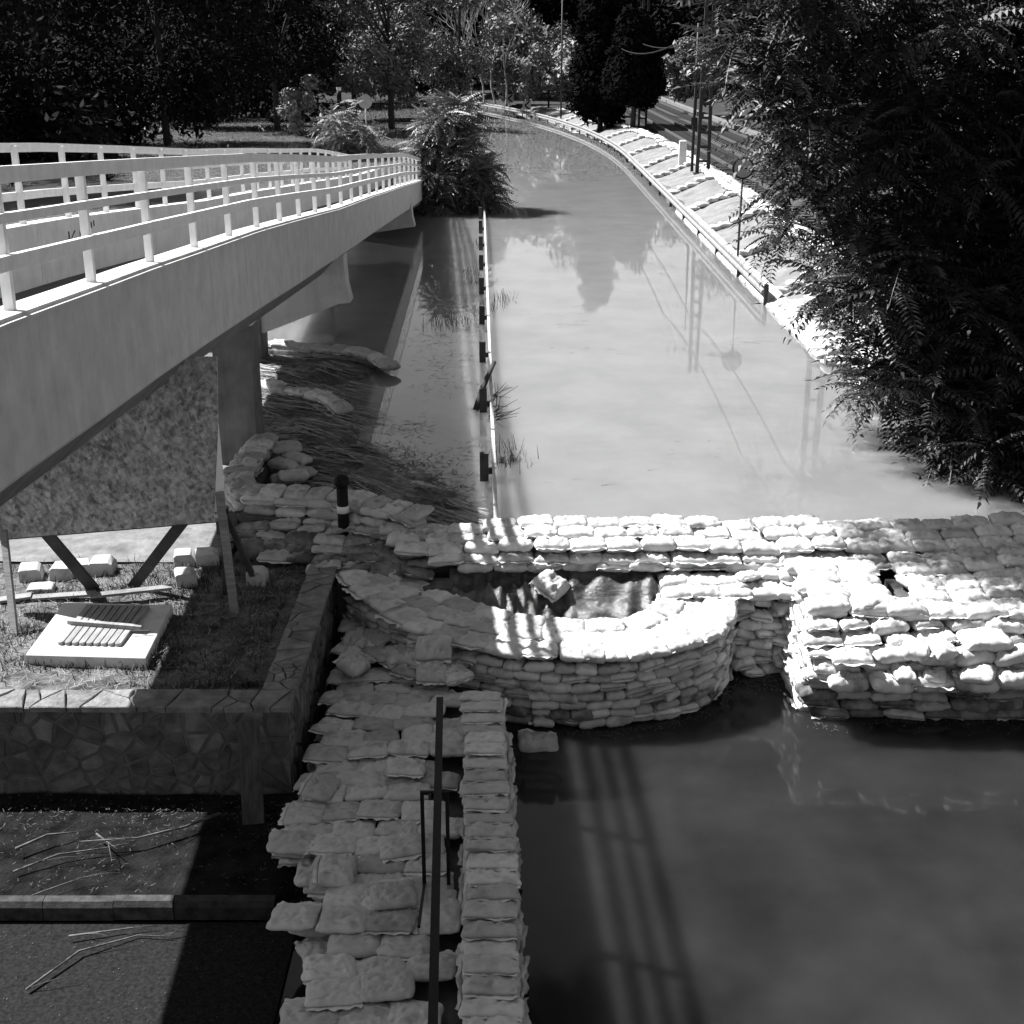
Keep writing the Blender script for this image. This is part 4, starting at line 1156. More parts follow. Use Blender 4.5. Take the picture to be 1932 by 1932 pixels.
for ry in (32.5, 38.3, 44.0, 49.5, 55.5, 62.0, 67.5, 75.0, 82.0, 88.0, 94, 100, 106):
    o_ = .5
    while o_ < 2.5:
        x = rail_x(ry) + o_ + .2; ebag(x, ry + .5 * smooth(0, 2.5, o_) * 1.2, ez(x, ry) + .09 + random.uniform(-.02, .03), .15 + random.uniform(-.2, .2), (1.05, random.uniform(1.1, 1.7), 1.4)); o_ += .38
y = 28.0
while y < 118:
    for o_ in (2.55, 2.9):
        x = rail_x(y) + o_; ebag(x, y + random.uniform(-.1, .1), ez(x, y) + .09, math.pi / 2, (1.1, 1.25, 1.4))
    y += .52 if y < 60 else .7
y = 26.0
while y < 50:
    for o_, z in ((.25, 1.02), (.5, 1.10)):
        ebag(rail_x(y) + o_, y, z, math.pi / 2, (1.1, 1.25, 1.3))
    y += .5
fb = MB()
tm = BAGS['tiny'][0]; tv = [Vector(v.co) for v in tm.vertices]; tf = [tuple(p.vertices) for p in tm.polygons]
for (x, y, z, a) in far:
    Mx = Matrix.Translation((x, y, z)) @ Matrix.Rotation(a + random.uniform(-.1, .1), 4, 'Z') @ Matrix.Diagonal((1.15, 1.2, 1.35, 1)); fb.add([Mx @ p for p in tv], tf)
o = W(fb.build('sandbag', M['bag'], emb, True)); o['kind'] = 'stuff'
# heap of bags where the embankment meets the near water
hp = tag(empty('sandbag_heap', (6.6, 28, WZ)), 'white sandbag heap at the water edge half hidden by the big tree', 'sandbag heap')
for k in range(70):
    y = random.uniform(21.5, 31); x = 6.45 + random.uniform(0, 1.6) - .03 * (31 - y) * .6
    bag(hp, 'clean', (x, y, 1.02 + .30 * (x - 6.3) * .8 + random.uniform(0, .1)), random.uniform(-.6, .6), s=(1.1, 1.2, 1.3), jit=3)

# ------------------------------------------------------------------ tram track behind the embankment
trk = MB()
bed = link('track_bed', grid_mesh('track_bed', np.arange(9.3, 15.0, .3), np.arange(30, 150, .6), lambda x, y: 1.56 + nz(x, y, 2.0, .03) - (.3 if x > 14.6 or x < 9.35 else 0), M['ballast']))
tag(bed, 'dark ballast bed of the tram line behind the embankment', kind='structure')
for tx in (10.6, 13.2):
    t_ = tag(empty('tram_track', (tx, 60, 1.56)), 'near tram track with closely spaced sleepers behind the embankment' if tx < 12 else 'far tram track, farther from the flood than the other', 'rail track', 'tram tracks')
    for dx in (-.72, .72):
        b = MB(); b.box((dx - .035, -30, .09), (dx + .035, 88, .22)); b.build('rail', M['rust'], t_)
    sm = MB(); sm.box((-1.2, -.12, -.02), (1.2, .12, .085)); sme = sm.mesh('sleeper', M['dark_wood'])
    for k in range(150):
        link('sleeper', sme, t_, (0, -28 + k * .68, 0))
# platform edge / pale verge beyond the track
b = MB(); b.box((15.0, 70, 1.2), (15.5, 150, 1.72)); tag(b.build('verge_kerb', M['concrete_dark']), 'pale concrete edge beyond the tram tracks', 'kerb')

def lattice(x, y, h, z0, label, arm=-1):
    t_ = tag(empty('tram_pole', (x, y, z0)), label, 'tram pole', 'lattice poles along the tram line')
    for s_ in (-1, 1):
        b = MB(); b.bar((s_ * .25, 0, 0), (s_ * .15, 0, h), .15, .16, (0, 1, 0)); b.build('upright', M['steel'], t_)
    k = .5
    while k < h:
        w = .24 - .10 * k / h; b = MB(); b.box((-w - .02, -.055, k), (w + .02, .055, k + .10)); b.build('batten', M['steel'], t_); k += .62
    b = MB(); b.box((-.42, -.32, -.15), (.42, .32, .05)); b.build('base', M['steel'], t_)
    b = MB(); b.tube([(0, 0, h - .9), (2.6, 0, h - .65)], .035, 6); b.tube([(0, 0, h - .1), (2.2, 0, h - .6)], .015, 6); b.build('arm', M['steel'], t_)
    b = MB(); b.tube([(-1.3, 0, h - 1.2), (0, 0, h - 1.0)], .03, 6); b.build('arm', M['steel'], t_)
    for dx in (-1.25, -.9):
        b = MB(); b.tube([(dx, 0, h - 1.2), (dx, 0, h - .95)], .05, 6); b.build('insulator', M['dead'], t_)
lattice(8.55, 60.0, 8.2, 1.45, 'dark lattice pole right of the pale marker post')
lattice(9.15, 95.0, 9.5, 1.45, 'dark lattice pole beside the black conifer')
lattice(9.1, 38.0, 7.2, 1.5, 'dark lattice pole standing inside the foliage of the big tree')
lattice(9.3, 135.0, 9.5, 1.5, 'distant lattice pole at the far bend')
for (x, y, h, lb) in ((8.15, 60.6, 6.5, 'thin steel mast just left of the lattice pole'), (3.9, 108, 9.0, 'slim grey mast at the bend behind the guard rail')):
    t_ = tag(empty('mast', (x, y, 1.3)), lb, 'mast')
    b = MB(); b.tube([(0, 0, 0), (0, 0, h)], [.07, .05], 8); b.build('shaft', M['steel'], t_, True)
    b = MB(); b.box((-.14, -.1, 2.2), (.14, -.06, 2.55)); b.build('sign_plate', M['steel'], t_)
for wx, wz, lb in ((7.05, 6.9, 'thin overhead wire nearer the road'), (8.4, 7.2, 'thin overhead wire nearer the tram tracks')):
    t_ = tag(empty('overhead_wire', (wx, 60, wz)), lb, 'wire')
    b = MB(); seg = [2, 15, 38, 60, 95, 135]
    for a, c_ in zip(seg, seg[1:]):
        P = [(wx, a + (c_ - a) * i / 8, wz - .5 * 4 * (i / 8) * (1 - i / 8)) for i in range(9)]; b.tube(P, .034, 4, False)
    W(b.build('cable', M['wire'], t_))
# marker post, road sign
b = MB(); b.box((-.17, -.12, -.3), (.17, .12, 1.05)); b.box((-.175, -.125, .25), (.175, .125, .30)); b.prism([(-.17, -.12), (.17, -.12), (.17, .12), (-.17, .12)], 1.05, 1.12, None, .05)
o = b.build('marker_post', M['slab']); o.location = (8.0, 63.0, 1.58); tag(o, 'pale square concrete post on the crest left of the lattice pole', 'post')
sg = tag(empty('round_sign', (6.42, 37.2, 1.0)), 'round road sign with a dark rim seen against the embankment', 'road sign')
b = MB(); b.tube([(0, 0, -.5), (0, 0, 2.65)], .032, 8); b.build('post', M['steel'], sg, True)
def disc(r, y0, y1, n=32): return MB()
b = MB(); b.tube([(0, -.06, 2.72), (0, -.045, 2.72)], .30, 32); b.build('rim', M['black'], sg)
b = MB(); b.tube([(0, -.066, 2.72), (0, -.061, 2.72)], .255, 32); b.build('face', M['sign_grey'], sg)
b = MB()
for a, c_, w in ((-.14, .0, .05), (-.04, .01, .03), (.07, .0, .07), (.15, .01, .03)): b.box((a - w / 2, -.070, 2.71 + c_ - .02), (a + w / 2, -.0665, 2.71 + c_ + .02))
b.build('marks', M['black'], sg)
# signs on the far left
x, y = at(692, 262, 1.0)
s2 = tag(empty('round_sign', (x, y, 1.0)), 'pale round sign seen over the ramp railing at the left', 'road sign')
b = MB(); b.tube([(0, 0, -.4), (0, 0, 2.6)], .05, 8); b.build('post', M['galv'], s2, True)
b = MB(); b.tube([(0, -.07, 2.35), (0, -.055, 2.35)], .45, 24); b.build('plate', M['galv'], s2)
x, y = at(643, 255, 1.0)
s3 = tag(empty('striped_post', (x, y, 1.0)), 'black and white banded post beyond the ramp railing', 'post')
for k, (z0, z1, mm) in enumerate(((-.3, .7, 'white'), (.7, 1.3, 'black'), (1.3, 1.5, 'white'), (1.5, 2.9, 'black'), (2.9, 3.15, 'white'), (3.15, 3.3, 'black'))):
    b = MB(); b.tube([(0, 0, z0), (0, 0, z1)], .16, 12); b.build('band', M[mm], s3, True)
for (u, v, lb) in ((962, 186, 'small chevron board at the bend, the left one'), (994, 199, 'small chevron board at the bend, the right one')):
    yb = 121 if u < 980 else 112; p = aty(u, v, yb)
    t_ = tag(empty('chevron_sign', (p.x, yb, 1.0)), lb, 'road sign', 'chevron boards at the bend')
    h = p.z - 1.0
    b = MB(); b.box((-.34, -.02, h - .34), (.34, .02, h + .34)); b.build('board', M['sign_grey'], t_)
    b = MB(); b.bar((.2, -.03, h + .3), (-.16, -.03, h), .12, .02, (0, 1, 0)); b.bar((-.16, -.03, h), (.2, -.03, h - .3), .12, .02, (0, 1, 0)); b.build('arrow', M['black'], t_)
    b = MB(); b.tube([(0, .05, -.5), (0, .05, h)], .04, 6); b.build('post', M['steel'], t_)

# ------------------------------------------------------------------ trees
def leaf_cloud(name, clumps, n, size, m, parent, kind='stuff', droop=.0, flat=.6):
    """clumps: list of (x,y,z,r) ; n quads spread over them, denser at the shell"""
    C = np.array(clumps); w = C[:, 3] ** 2; w = w / w.sum()
    idx = rng.choice(len(C), n, p=w)
    d = rng.normal(size=(n, 3)); d /= np.linalg.norm(d, axis=1)[:, None]
    rad = C[idx, 3] * (rng.random(n) ** .45)
    ctr = C[idx, :3] + d * rad[:, None] * np.array([1, 1, flat + .25])
    a = rng.normal(size=(n, 3)); a /= np.linalg.norm(a, axis=1)[:, None]
    nrm = d * .9 + rng.normal(size=(n, 3)) * .7 + np.array([0, 0, .5]); nrm /= np.linalg.norm(nrm, axis=1)[:, None]
    t1 = np.cross(nrm, a); t1 /= np.linalg.norm(t1, axis=1)[:, None] + 1e-9
    t2 = np.cross(nrm, t1)
    sz = size * (.55 + .9 * rng.random(n))
    L_ = (t1 * sz[:, None]); Wd = t2 * (sz * .38)[:, None]
    V = np.empty((n * 4, 3)); V[0::4] = ctr - L_; V[1::4] = ctr + Wd - nrm * (sz * .1)[:, None]; V[2::4] = ctr + L_; V[3::4] = ctr - Wd - nrm * (sz * .1)[:, None]
    Fq = np.arange(n * 4).reshape(n, 4)
    o = link(name, np_mesh(name, V, Fq, m), parent)
    if parent: W(o)
    if kind: o['kind'] = kind
    return o
def tree(name, x, y, z0, h, r, bottom, n, size, m, label, cat='tree', group=None, nclump=26, trunk_r=.25, lean=0, tall=None, bark='bark', seed=0):
    rr = random.Random(seed + int(x * 13 + y * 7))
    t_ = tag(empty(name, (x, y, z0)), label, cat, group)
    cl = []
    zc = (bottom + h) / 2; hz = (h - bottom) / 2
    for k in range(nclump):
        while True:
            a, b_, c_ = rr.uniform(-1, 1), rr.uniform(-1, 1), rr.uniform(-1, 1)
            q = a * a + b_ * b_ + c_ * c_
            if .15 < q < 1: break
        cr = r * rr.uniform(.2, .42)
        cl.append((x + lean + a * (r - cr * .6), y + b_ * (r - cr * .6), z0 + zc + c_ * (hz - cr * .5), cr))
    b = MB()
    b.tube([(0, 0, -.8), (lean * .2, 0, zc * .5), (lean * .6, 0, zc), (lean, 0, zc + hz * .6)], [trunk_r, trunk_r * .8, trunk_r * .5, trunk_r * .15], 8)
    b.build('trunk', M[bark], t_, True)
    lb = MB()
    for c in cl[:14]:
        p0 = Vector((lean * .4, 0, max(zc * .35, c[2] - z0 - hz * .7))); p1 = Vector((c[0] - x, c[1] - y, c[2] - z0))
        mid = p0.lerp(p1, .5) + Vector((0, 0, .12 * r)); lb.tube([p0, mid, p1], [trunk_r * .4, trunk_r * .22, trunk_r * .06], 5)
    lb.build('limbs', M[bark], t_, True)
    leaf_cloud('crown', cl, n, size, M[m], t_)
    return t_
gl = 'trees standing in the flood at the left'
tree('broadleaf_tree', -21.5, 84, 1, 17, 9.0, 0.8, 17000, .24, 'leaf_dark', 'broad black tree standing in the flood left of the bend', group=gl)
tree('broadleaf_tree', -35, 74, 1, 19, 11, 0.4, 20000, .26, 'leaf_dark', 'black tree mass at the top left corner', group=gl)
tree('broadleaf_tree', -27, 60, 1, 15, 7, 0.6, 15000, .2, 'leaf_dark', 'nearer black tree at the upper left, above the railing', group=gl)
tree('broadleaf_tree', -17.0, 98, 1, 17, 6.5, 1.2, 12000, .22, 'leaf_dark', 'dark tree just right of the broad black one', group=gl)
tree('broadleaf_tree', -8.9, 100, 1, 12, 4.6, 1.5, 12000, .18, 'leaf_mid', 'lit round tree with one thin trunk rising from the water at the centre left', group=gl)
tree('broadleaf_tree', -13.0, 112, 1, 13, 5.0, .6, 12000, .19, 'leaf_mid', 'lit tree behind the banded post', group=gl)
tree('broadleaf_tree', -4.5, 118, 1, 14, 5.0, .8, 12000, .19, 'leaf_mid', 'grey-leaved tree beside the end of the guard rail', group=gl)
tree('pale_bush', -14.4, 93, 1, 4.2, 1.7, .1, 2200, .16, 'leaf_pale', 'pale bush at the foot of the banded post', 'bush', nclump=12, trunk_r=.08)
tree('broadleaf_tree', 2.0, 142, 1.2, 11, 6, .6, 7500, .30, 'leaf_mid', 'soft grey tree behind the bend', group='trees behind the bend')
tree('pale_bush', 3.2, 119, 1.2, 6.0, 3.6, .2, 5000, .22, 'leaf_pale', 'pale bushy thicket behind the chevron boards', 'bush', nclump=18, trunk_r=.1)
tree('pale_bush', -.5, 128, 1.2, 5.5, 3.2, .2, 4200, .22, 'leaf_mid', 'grey thicket at the far end of the guard rail', 'bush', nclump=18, trunk_r=.1)
tree('pale_bush', 6.4, 108, 1.2, 4.0, 2.0, .2, 2600, .18, 'leaf_mid', 'small bush left of the black conifer', 'bush', nclump=12, trunk_r=.1)
# black conifers
for (x, y, h, r, bt, lb) in ((6.1, 94, 11.8, 2.3, .9, 'black columnar tree overhanging the bend'), (8.0, 90, 7.6, 2.1, 2.3, 'lower black tree on a thin trunk right of the columnar one')):
    t_ = tag(empty('conifer', (x, y, 1.2)), lb, 'conifer', 'black trees at the bend')
    cl = []
    for k in range(34):
        f = k / 33; rr_ = r * (1 - .55 * f ** 1.6) * (1 if f > .08 else .7); a = k * 2.4
        cl.append((x + math.cos(a) * rr_ * .5, y + math.sin(a) * rr_ * .5, 1.2 + bt + (h - bt) * f, rr_ * .62))
    b = MB(); b.tube([(0, 0, -.5), (.15, 0, h * .5), (0, 0, h)], [.2, .14, .04], 8); b.build('trunk', M['bark'], t_, True)
    leaf_cloud('crown', cl, 20000, .2, M['leaf_black'], t_)
# bare branching tree at the bend
bt = tag(empty('bare_tree', (-2.0, 124, 1.2)), 'pale bare-branched dead tree in front of the dark woods', 'dead tree')
b = MB()
def grow(p, d, L_, r_, lev):
    q = p + d * L_; m_ = p.lerp(q, .5) + Vector((random.uniform(-1, 1), random.uniform(-1, 1), random.uniform(-.4, .4))) * L_ * .08
    b.tube([p, m_, q], [r_, r_ * .8, r_ * .6], 5, False)
    if lev > 0:
        for _ in range(3 if lev > 2 else 2):
            nd = (d + Vector((random.uniform(-.75, .75), random.uniform(-.5, .5), random.uniform(-.1, .5)))).normalized(); grow(q, nd, L_ * random.uniform(.6, .85), r_ * .62, lev - 1)
for k in range(4):
    grow(Vector((k * 1.0 - 1.5, 0, .5)), Vector((random.uniform(-.25, .25), 0, 1)).normalized(), 3.0, .11, 5)
b.build('branches', M['dead'], bt)
# woods that close the view
gb = 'dark woods closing the view'
k = 0
wl = ['leftmost', 'second', 'third', 'fourth', 'fifth', 'sixth', 'seventh', 'eighth', 'ninth', 'tenth', 'eleventh', 'rightmost']
for i, (x, y, h, r) in enumerate(((-62, 120, 24, 13), (-46, 128, 22, 11), (-32, 134, 21, 10), (-21, 142, 20, 9), (-11, 150, 18, 8), (-2, 158, 19, 8), (8, 160, 19, 8), (17, 156, 20, 8), (26, 146, 21, 9), (24, 118, 17, 7), (34, 128, 21, 10), (46, 118, 22, 11))):
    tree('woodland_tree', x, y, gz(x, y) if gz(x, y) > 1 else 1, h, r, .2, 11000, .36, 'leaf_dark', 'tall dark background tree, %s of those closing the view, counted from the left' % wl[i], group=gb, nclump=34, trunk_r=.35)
def mass(i):
    return None
cl = [(x + random.uniform(-3, 3), 172 + random.uniform(-4, 8), random.uniform(1, 17), random.uniform(3, 5)) for x in np.arange(-95, 80, 1.6) for _ in range(3)]
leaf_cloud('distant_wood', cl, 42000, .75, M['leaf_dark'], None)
o = bpy.data.objects['distant_wood']; tag(o, 'far-off dark wood behind everything', kind='stuff')
tree('pale_bush', 14.6, 108, 1.5, 6.5, 3.0, .3, 4500, .24, 'leaf_mid', 'grey bush beyond the tram tracks left of the near lattice pole', 'bush', nclump=16, trunk_r=.1)
tree('pale_bush', 17.5, 92, 1.5, 7.5, 3.6, .3, 5000, .24, 'leaf_mid', 'larger grey bush beyond the tracks behind the lattice pole', 'bush', nclump=18, trunk_r=.12)
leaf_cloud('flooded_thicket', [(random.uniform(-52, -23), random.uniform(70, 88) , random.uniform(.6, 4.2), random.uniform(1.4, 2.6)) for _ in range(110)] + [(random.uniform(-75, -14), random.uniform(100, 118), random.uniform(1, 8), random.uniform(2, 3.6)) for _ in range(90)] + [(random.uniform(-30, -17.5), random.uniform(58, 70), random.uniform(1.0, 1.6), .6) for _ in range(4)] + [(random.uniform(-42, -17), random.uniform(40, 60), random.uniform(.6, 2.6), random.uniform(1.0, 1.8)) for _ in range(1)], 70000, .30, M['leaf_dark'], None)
tag(bpy.data.objects['flooded_thicket'], 'black thicket standing in the flood under the trees at the left', kind='stuff')

# ------------------------------------------------------------------ frond-leaved trees (tree of heaven)
def frond_geo(seed, L_=.78, pairs=11):
    r = random.Random(seed); V = []; Q = []; drp = r.uniform(.18, .75); pairs = r.choice((7, 9, 11, 13)); L_ *= .6 + pairs * .036
    def axis(t): return Vector((L_ * t, .05 * math.sin(t * 2.2) * r.uniform(.9, 1.1), -drp * L_ * t * t))
    for i in range(pairs * 2 + 1):
        if i == pairs * 2: t = 1.0; sd = 0
        else: t = .16 + .82 * (i // 2) / pairs; sd = -1 if i % 2 else 1
        p = axis(t); ll = (.15 * (1 - .45 * abs(t - .45))) * r.uniform(.85, 1.15)
        d = Vector((.32, sd * 1.0, -.32 + r.uniform(-.15, .1))).normalized() if sd else Vector((1, 0, -.5)).normalized()
        w = d.cross(Vector((0, 0, 1))).normalized() * ll * .19
        up = Vector((0, 0, .012))
        n = len(V)
        V += [p, p + d * ll * .38 + w + up, p + d * ll - Vector((0, 0, .02)), p + d * ll * .38 - w + up]
        Q.append((n, n + 1, n + 2, n + 3))
    for i in range(5):
        a, b_ = axis(i / 5), axis((i + 1) / 5); n = len(V); w = Vector((0, .004, 0))
        V += [a - w, b_ - w * .7, b_ + w * .7, a + w]; Q.append((n, n + 1, n + 2, n + 3))
    return np.array([tuple(v) for v in V]), np.array(Q)
FR = [frond_geo(i) for i in range(6)]
FRM = {k: [np_mesh('frond', v, q, M[k]) for v, q in FR] for k in ('leaf', 'leaf_mid', 'leaf_dark', 'leaf_bush')}
def frond_tree(name, base, clumps, n, m, label, cat='tree', group=None, trunk=None, nparts=300, extra=(), cen=None):
    """clumps (x,y,z,r); fronds radiate from shoot tips inside each clump"""
    t_ = tag(empty(name, base), label, cat, group)
    b = MB(); tr_ = trunk or 0.2
    top = max(c[2] for c in clumps)
    ctr = Vector(cen) if cen else Vector((sum(c[0] for c in clumps) / len(clumps), sum(c[1] for c in clumps) / len(clumps), 0))
    B = Vector(base)
    b.tube([B - Vector((0, 0, .8)), B.lerp(Vector((ctr.x, ctr.y, top * .55)), .5), Vector((ctr.x, ctr.y, top * .75))], [tr_, tr_ * .75, tr_ * .3], 9)
    W(b.build('trunk', M['bark'], t_, True))
    lb = MB()
    if extra:
        spine = [Vector((8.8, 21, 7.2)), Vector((7.2, 20, 9.6)), Vector((5, 18.6, 10.0)), Vector((2.5, 17.6, 9.7)), Vector((.5, 17.3, 9.4)), Vector((-.9, 17.3, 9.1))]
        lb.tube(spine, [.16, .13, .10, .07, .04, .015], 7)
        for c in extra:
            p1 = Vector(c[:3]); p0 = min(spine, key=lambda q: (q - p1).length); lb.tube([p0, p0.lerp(p1, .5) + Vector((0, 0, .06)), p1], [.025, .018, .006], 5)
    for c in clumps:
        p1 = Vector(c[:3]); f = min(.9, max(.15, (p1.z - B.z) / max(.5, top - B.z) * .7)); p0 = B.lerp(Vector((ctr.x, ctr.y, top * .75)), f)
        mid = p0.lerp(p1, .5) + Vector((0, 0, .25)); lb.tube([p0, mid, p1], [tr_ * .28, tr_ * .16, .015], 5)
    W(lb.build('limbs', M['bark'], t_, True))
    tf = []; w = np.array([c[3] ** 2 for c in clumps]); w = w / w.sum()
    shoots = []
    for i in range(n // 7 + 1):
        c = clumps[rng.choice(len(clumps), p=w)]
        d = Vector(rng.normal(size=3)).normalized(); rad = c[3] * random.random() ** .4
        shoots.append((Vector(c[:3]) + d * rad, d))
    for p, d in shoots:
        for k in range(7):
            a = random.uniform(0, 6.283); el = random.uniform(-.35, .75)
            dirv = (Vector((math.cos(a), math.sin(a), 0)) * math.cos(el) + Vector((0, 0, math.sin(el))) + d * .35)
            yaw = math.atan2(dirv.y, dirv.x); pit = -math.atan2(dirv.z, math.hypot(dirv.x, dirv.y))
            Mx = Matrix.Translation(p) @ Matrix.Rotation(yaw, 4, 'Z') @ Matrix.Rotation(pit, 4, 'Y') @ Matrix.Rotation(random.uniform(-.5, .5), 4, 'X') @ Matrix.Diagonal((*([random.uniform(.55, 1.25)] * 3), 1))
            tf.append((p.y - .3 * random.random(), Mx))
    tf.sort(key=lambda e: (e[1].translation - cam.location).length)
    for dist, Mx in tf[:nparts]:
        o = bpy.data.objects.new('frond', random.choice(FRM[m])); COL.objects.link(o); o.parent = t_
        o.matrix_local = Matrix.Translation(-B) @ Mx
    VV = []; QQ = []; n0 = 0
    hid = []
    for c in extra:
        for i in range(int(85 * c[3] / .8)):
            p = Vector(c[:3]) + Vector(rng.normal(size=3)).normalized() * c[3] * random.random() ** .5
            hid.append((0, Matrix.Translation(p) @ Matrix.Rotation(random.uniform(0, 6.28), 4, 'Z') @ Matrix.Rotation(random.uniform(-.5, .3), 4, 'Y')))
    for dist, Mx in tf[nparts:] + hid:
        v, q = FR[random.randrange(len(FR))]; A_ = np.array(Mx)
        VV.append(v @ A_[:3, :3].T + A_[:3, 3]); QQ.append(q + n0); n0 += len(v)
    if VV:
        o = link('crown', np_mesh('crown', np.vstack(VV), np.vstack(QQ), M[m]), t_); W(o); o['kind'] = 'stuff'
    return t_
def cl_at(u, v, y, r): p = aty(u, v, y); return (p.x, p.y, p.z, r)
# the big tree on the right: crown volume, left flank towards the road
edge = [(-60, 1400), (60, 1395), (160, 1415), (260, 1460), (340, 1500), (430, 1505), (520, 1565), (600, 1615), (690, 1640), (780, 1720), (860, 1780), (950, 1870), (1010, 1960)]
up_cl = []; low_cl = []
for v, ul in edge:
    for j in range(7):
        u = ul + j * 95 + random.uniform(-25, 25); vv = v + random.uniform(-35, 35)
        for yy in ((19.5, 22.5) if v < 560 else ((19.0, 21.5) if v < 800 else (17.0, 18.6))):
            if u > 2350: continue
            c_ = cl_at(u, vv, yy + random.uniform(-.8, .8) + (1.0 if j < 1 else 0), random.uniform(.45, .75) * (.75 if j == 0 else 1))
            if c_[2] < 1.1: continue
            (up_cl if v < 560 else low_cl).append(c_)
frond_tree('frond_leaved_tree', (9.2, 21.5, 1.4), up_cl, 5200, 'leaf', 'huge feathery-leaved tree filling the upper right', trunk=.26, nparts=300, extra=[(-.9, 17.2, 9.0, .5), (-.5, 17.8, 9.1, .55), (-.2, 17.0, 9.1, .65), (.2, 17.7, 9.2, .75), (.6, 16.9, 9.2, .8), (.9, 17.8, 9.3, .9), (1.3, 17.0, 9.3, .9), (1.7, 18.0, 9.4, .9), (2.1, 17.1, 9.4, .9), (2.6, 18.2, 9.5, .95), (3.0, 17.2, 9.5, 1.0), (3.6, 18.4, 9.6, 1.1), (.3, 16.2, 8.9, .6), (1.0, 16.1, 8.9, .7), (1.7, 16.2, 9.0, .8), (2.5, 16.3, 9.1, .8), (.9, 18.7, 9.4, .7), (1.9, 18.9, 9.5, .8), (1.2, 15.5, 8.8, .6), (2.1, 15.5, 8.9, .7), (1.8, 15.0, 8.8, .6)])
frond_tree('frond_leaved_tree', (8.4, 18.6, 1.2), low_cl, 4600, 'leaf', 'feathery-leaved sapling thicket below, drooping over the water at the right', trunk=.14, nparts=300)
leaf_cloud('undergrowth', [(random.uniform(8.5, 14), random.uniform(17, 34), random.uniform(1, 10), 1.6) for _ in range(90)], 24000, .22, M['leaf_dark'], None)
tag(bpy.data.objects['undergrowth'], 'dense dark foliage behind the feathery leaves at the right', kind='stuff')
# sumac-like bushes at the end of the ramp
def bush(u0, v0, wpx, hpx, y, label, n, m='leaf_bush', mid=1.0):
    x, _ = aty(u0, v0, y)[:2]; s_ = y * 1.06 / 2450; r = wpx * s_ / 2; h = hpx * s_
    cl = []
    for k in range(34):
        a = random.uniform(0, 6.28); q = random.random() ** .5; f = random.random(); wr = r * 1.12 * (1 - .42 * f ** 2.2)
        cl.append((x + math.cos(a) * q * wr * .8, y + math.sin(a) * q * wr * .85, WZ + .2 + f * (h - .5), r * .30))
    frond_tree('feathery_bush', (x, y, WZ), cl, n, m, label, 'bush', trunk=.07, nparts=120)
bush(852, 395, 150, 180, 50.5, 'bushy feathery shrub growing at the lower end of the ramp', 4200)
bush(650, 300, 110, 85, 74, 'small feathery shrub in the water beyond the ramp railing', 700)

# ------------------------------------------------------------------ small ground cover and twigs
def g_straw(i):
    x = random.uniform(-6.5, -2.5); y = random.uniform(11.3, 14.6)
    a = random.uniform(0, 6.28); L_ = random.uniform(.03, .14)
    return (x, y, 1.01 + nz(x, y, 1.2, .035)), (x + L_ * math.cos(a), y + L_ * math.sin(a), 1.03 + nz(x, y, 1.2, .035) + random.uniform(-.01, .02)), random.uniform(.003, .006)
blades('dry_grass', 3200, g_straw, M['straw'], 'dry grass stalks strewn over the garden soil')
def g_grass(i):
    c_ = random.choice([(-3.75, 12.6, .12, .7), (-4.5, 11.98, .7, .08), (-5.3, 12.8, .25, .6), (-4.6, 13.9, 1.2, .18), (-4.6, 14.5, 1.0, .15), (-3.9, 14.2, .5, .3), (-3.0, 13.5, .5, 1.2), (-2.8, 12, .3, .8)])
    x = c_[0] + random.gauss(0, c_[2]); y = c_[1] + random.gauss(0, c_[3])
    if x > -2.5: x = -2.6
    if y < 11.4: y = 11.5
    return (x, y, .99), (x + random.gauss(0, .04), y + random.gauss(0, .04), 1.0 + random.uniform(.02, .10)), random.uniform(.006, .014)
blades('grass', 5200, g_grass, M['leaf'], 'low dark grass and weeds in the garden')
def g_lit(i):
    x = random.uniform(-6, -1.8); y = random.choice([random.gauss(10.5, .22), random.uniform(9.3, 10.8)]); a = random.uniform(0, 6.28); L_ = random.uniform(.01, .05)
    return (x, y, .19), (x + L_ * math.cos(a), y + L_ * math.sin(a), .20), random.uniform(.004, .010)
blades('leaf_litter', 1100, g_lit, M['litter'], 'scattered leaf litter on the dark soil strip')
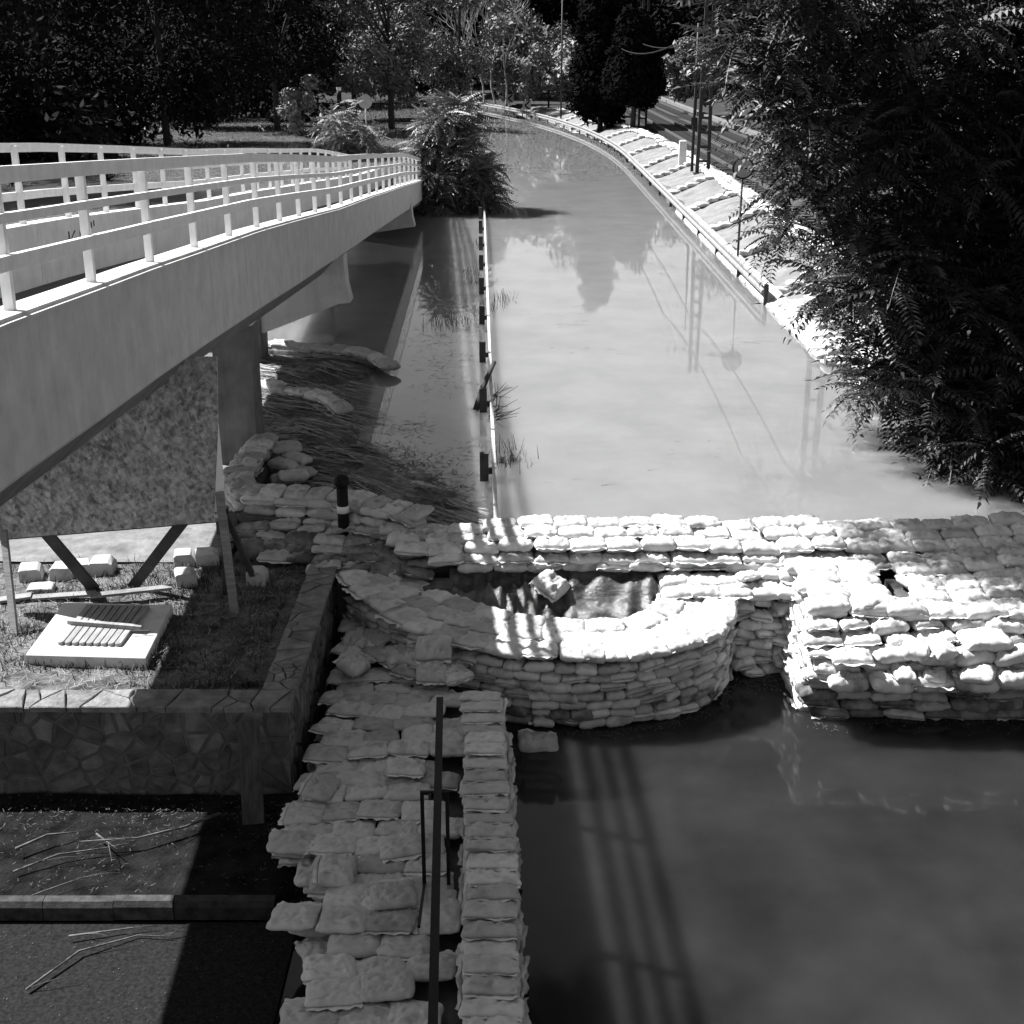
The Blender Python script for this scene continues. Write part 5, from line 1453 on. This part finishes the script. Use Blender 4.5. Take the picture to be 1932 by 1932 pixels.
def g_grit(i):
    x = random.uniform(-6, -1.8); y = random.uniform(6, 9.0); a = random.uniform(0, 6.28); L_ = random.uniform(.006, .016)
    return (x, y, .045), (x + L_ * math.cos(a), y + L_ * math.sin(a), .05), .008
blades('grit', 900, g_grit, M['litter'], 'pale grit scattered over the asphalt')
def stick(pts, r_, label, grp=None):
    p0 = Vector(pts[0]); t_ = tag(empty('fallen_branch', p0), label, 'branch', grp)
    b = MB(); P = [Vector(p) - p0 for p in pts]; b.tube(P, [r_ * (1 - .7 * i / (len(P) - 1)) for i in range(len(P))], 6); b.build('stem', M['twig'], t_, True)
    b = MB()
    for k in range(max(1, int(4.5 * (P[-1] - P[0]).length))):
        i = random.randrange(len(P) - 1); q = P[i].lerp(P[i + 1], random.random()); a = random.uniform(-.5, .5) + math.atan2((P[-1] - P[0]).y, (P[-1] - P[0]).x)
        e = q + Vector((math.cos(a), math.sin(a), random.uniform(0, .15))) * random.uniform(.12, .4); b.tube([q, q.lerp(e, .5) + Vector((0, 0, .015)), e], [r_ * .4, r_ * .3, r_ * .12], 4)
    b.build('twigs', M['twig'], t_)['kind'] = 'stuff'
def P3(lst, z): return [(*at(u, v, z), z + random.uniform(0, .03)) for u, v in lst]
gs = 'dry branches on the ground below the stone wall'
stick(P3([(30, 1605), (90, 1580), (160, 1570)], .22), .014, 'dry branch at the far left below the wall', gs)
stick(P3([(415, 1535), (350, 1560), (260, 1583), (150, 1590)], .25), .015, 'long pale dry branch lying below the wall towards the plank', gs)
stick(P3([(25, 1645), (110, 1615), (200, 1600), (255, 1590)], .22), .010, 'thin dry branch slanting down to the left edge', gs)
stick(P3([(182, 1574), (205, 1592), (222, 1606)], .24), .010, 'short straight stick in the middle of the soil strip', gs)
stick(P3([(50, 1870), (150, 1800), (260, 1765), (330, 1770)], .06), .011, 'dry branch lying across the asphalt below the kerb', gs)
stick(P3([(130, 1770), (230, 1755), (300, 1748)], .07), .009, 'bundle of thin twigs lying against the kerb', gs)
stick(P3([(60, 1690), (150, 1660), (225, 1640)], .21), .006, 'thin twig low on the soil strip', gs)
print('objects', len(bpy.data.objects))
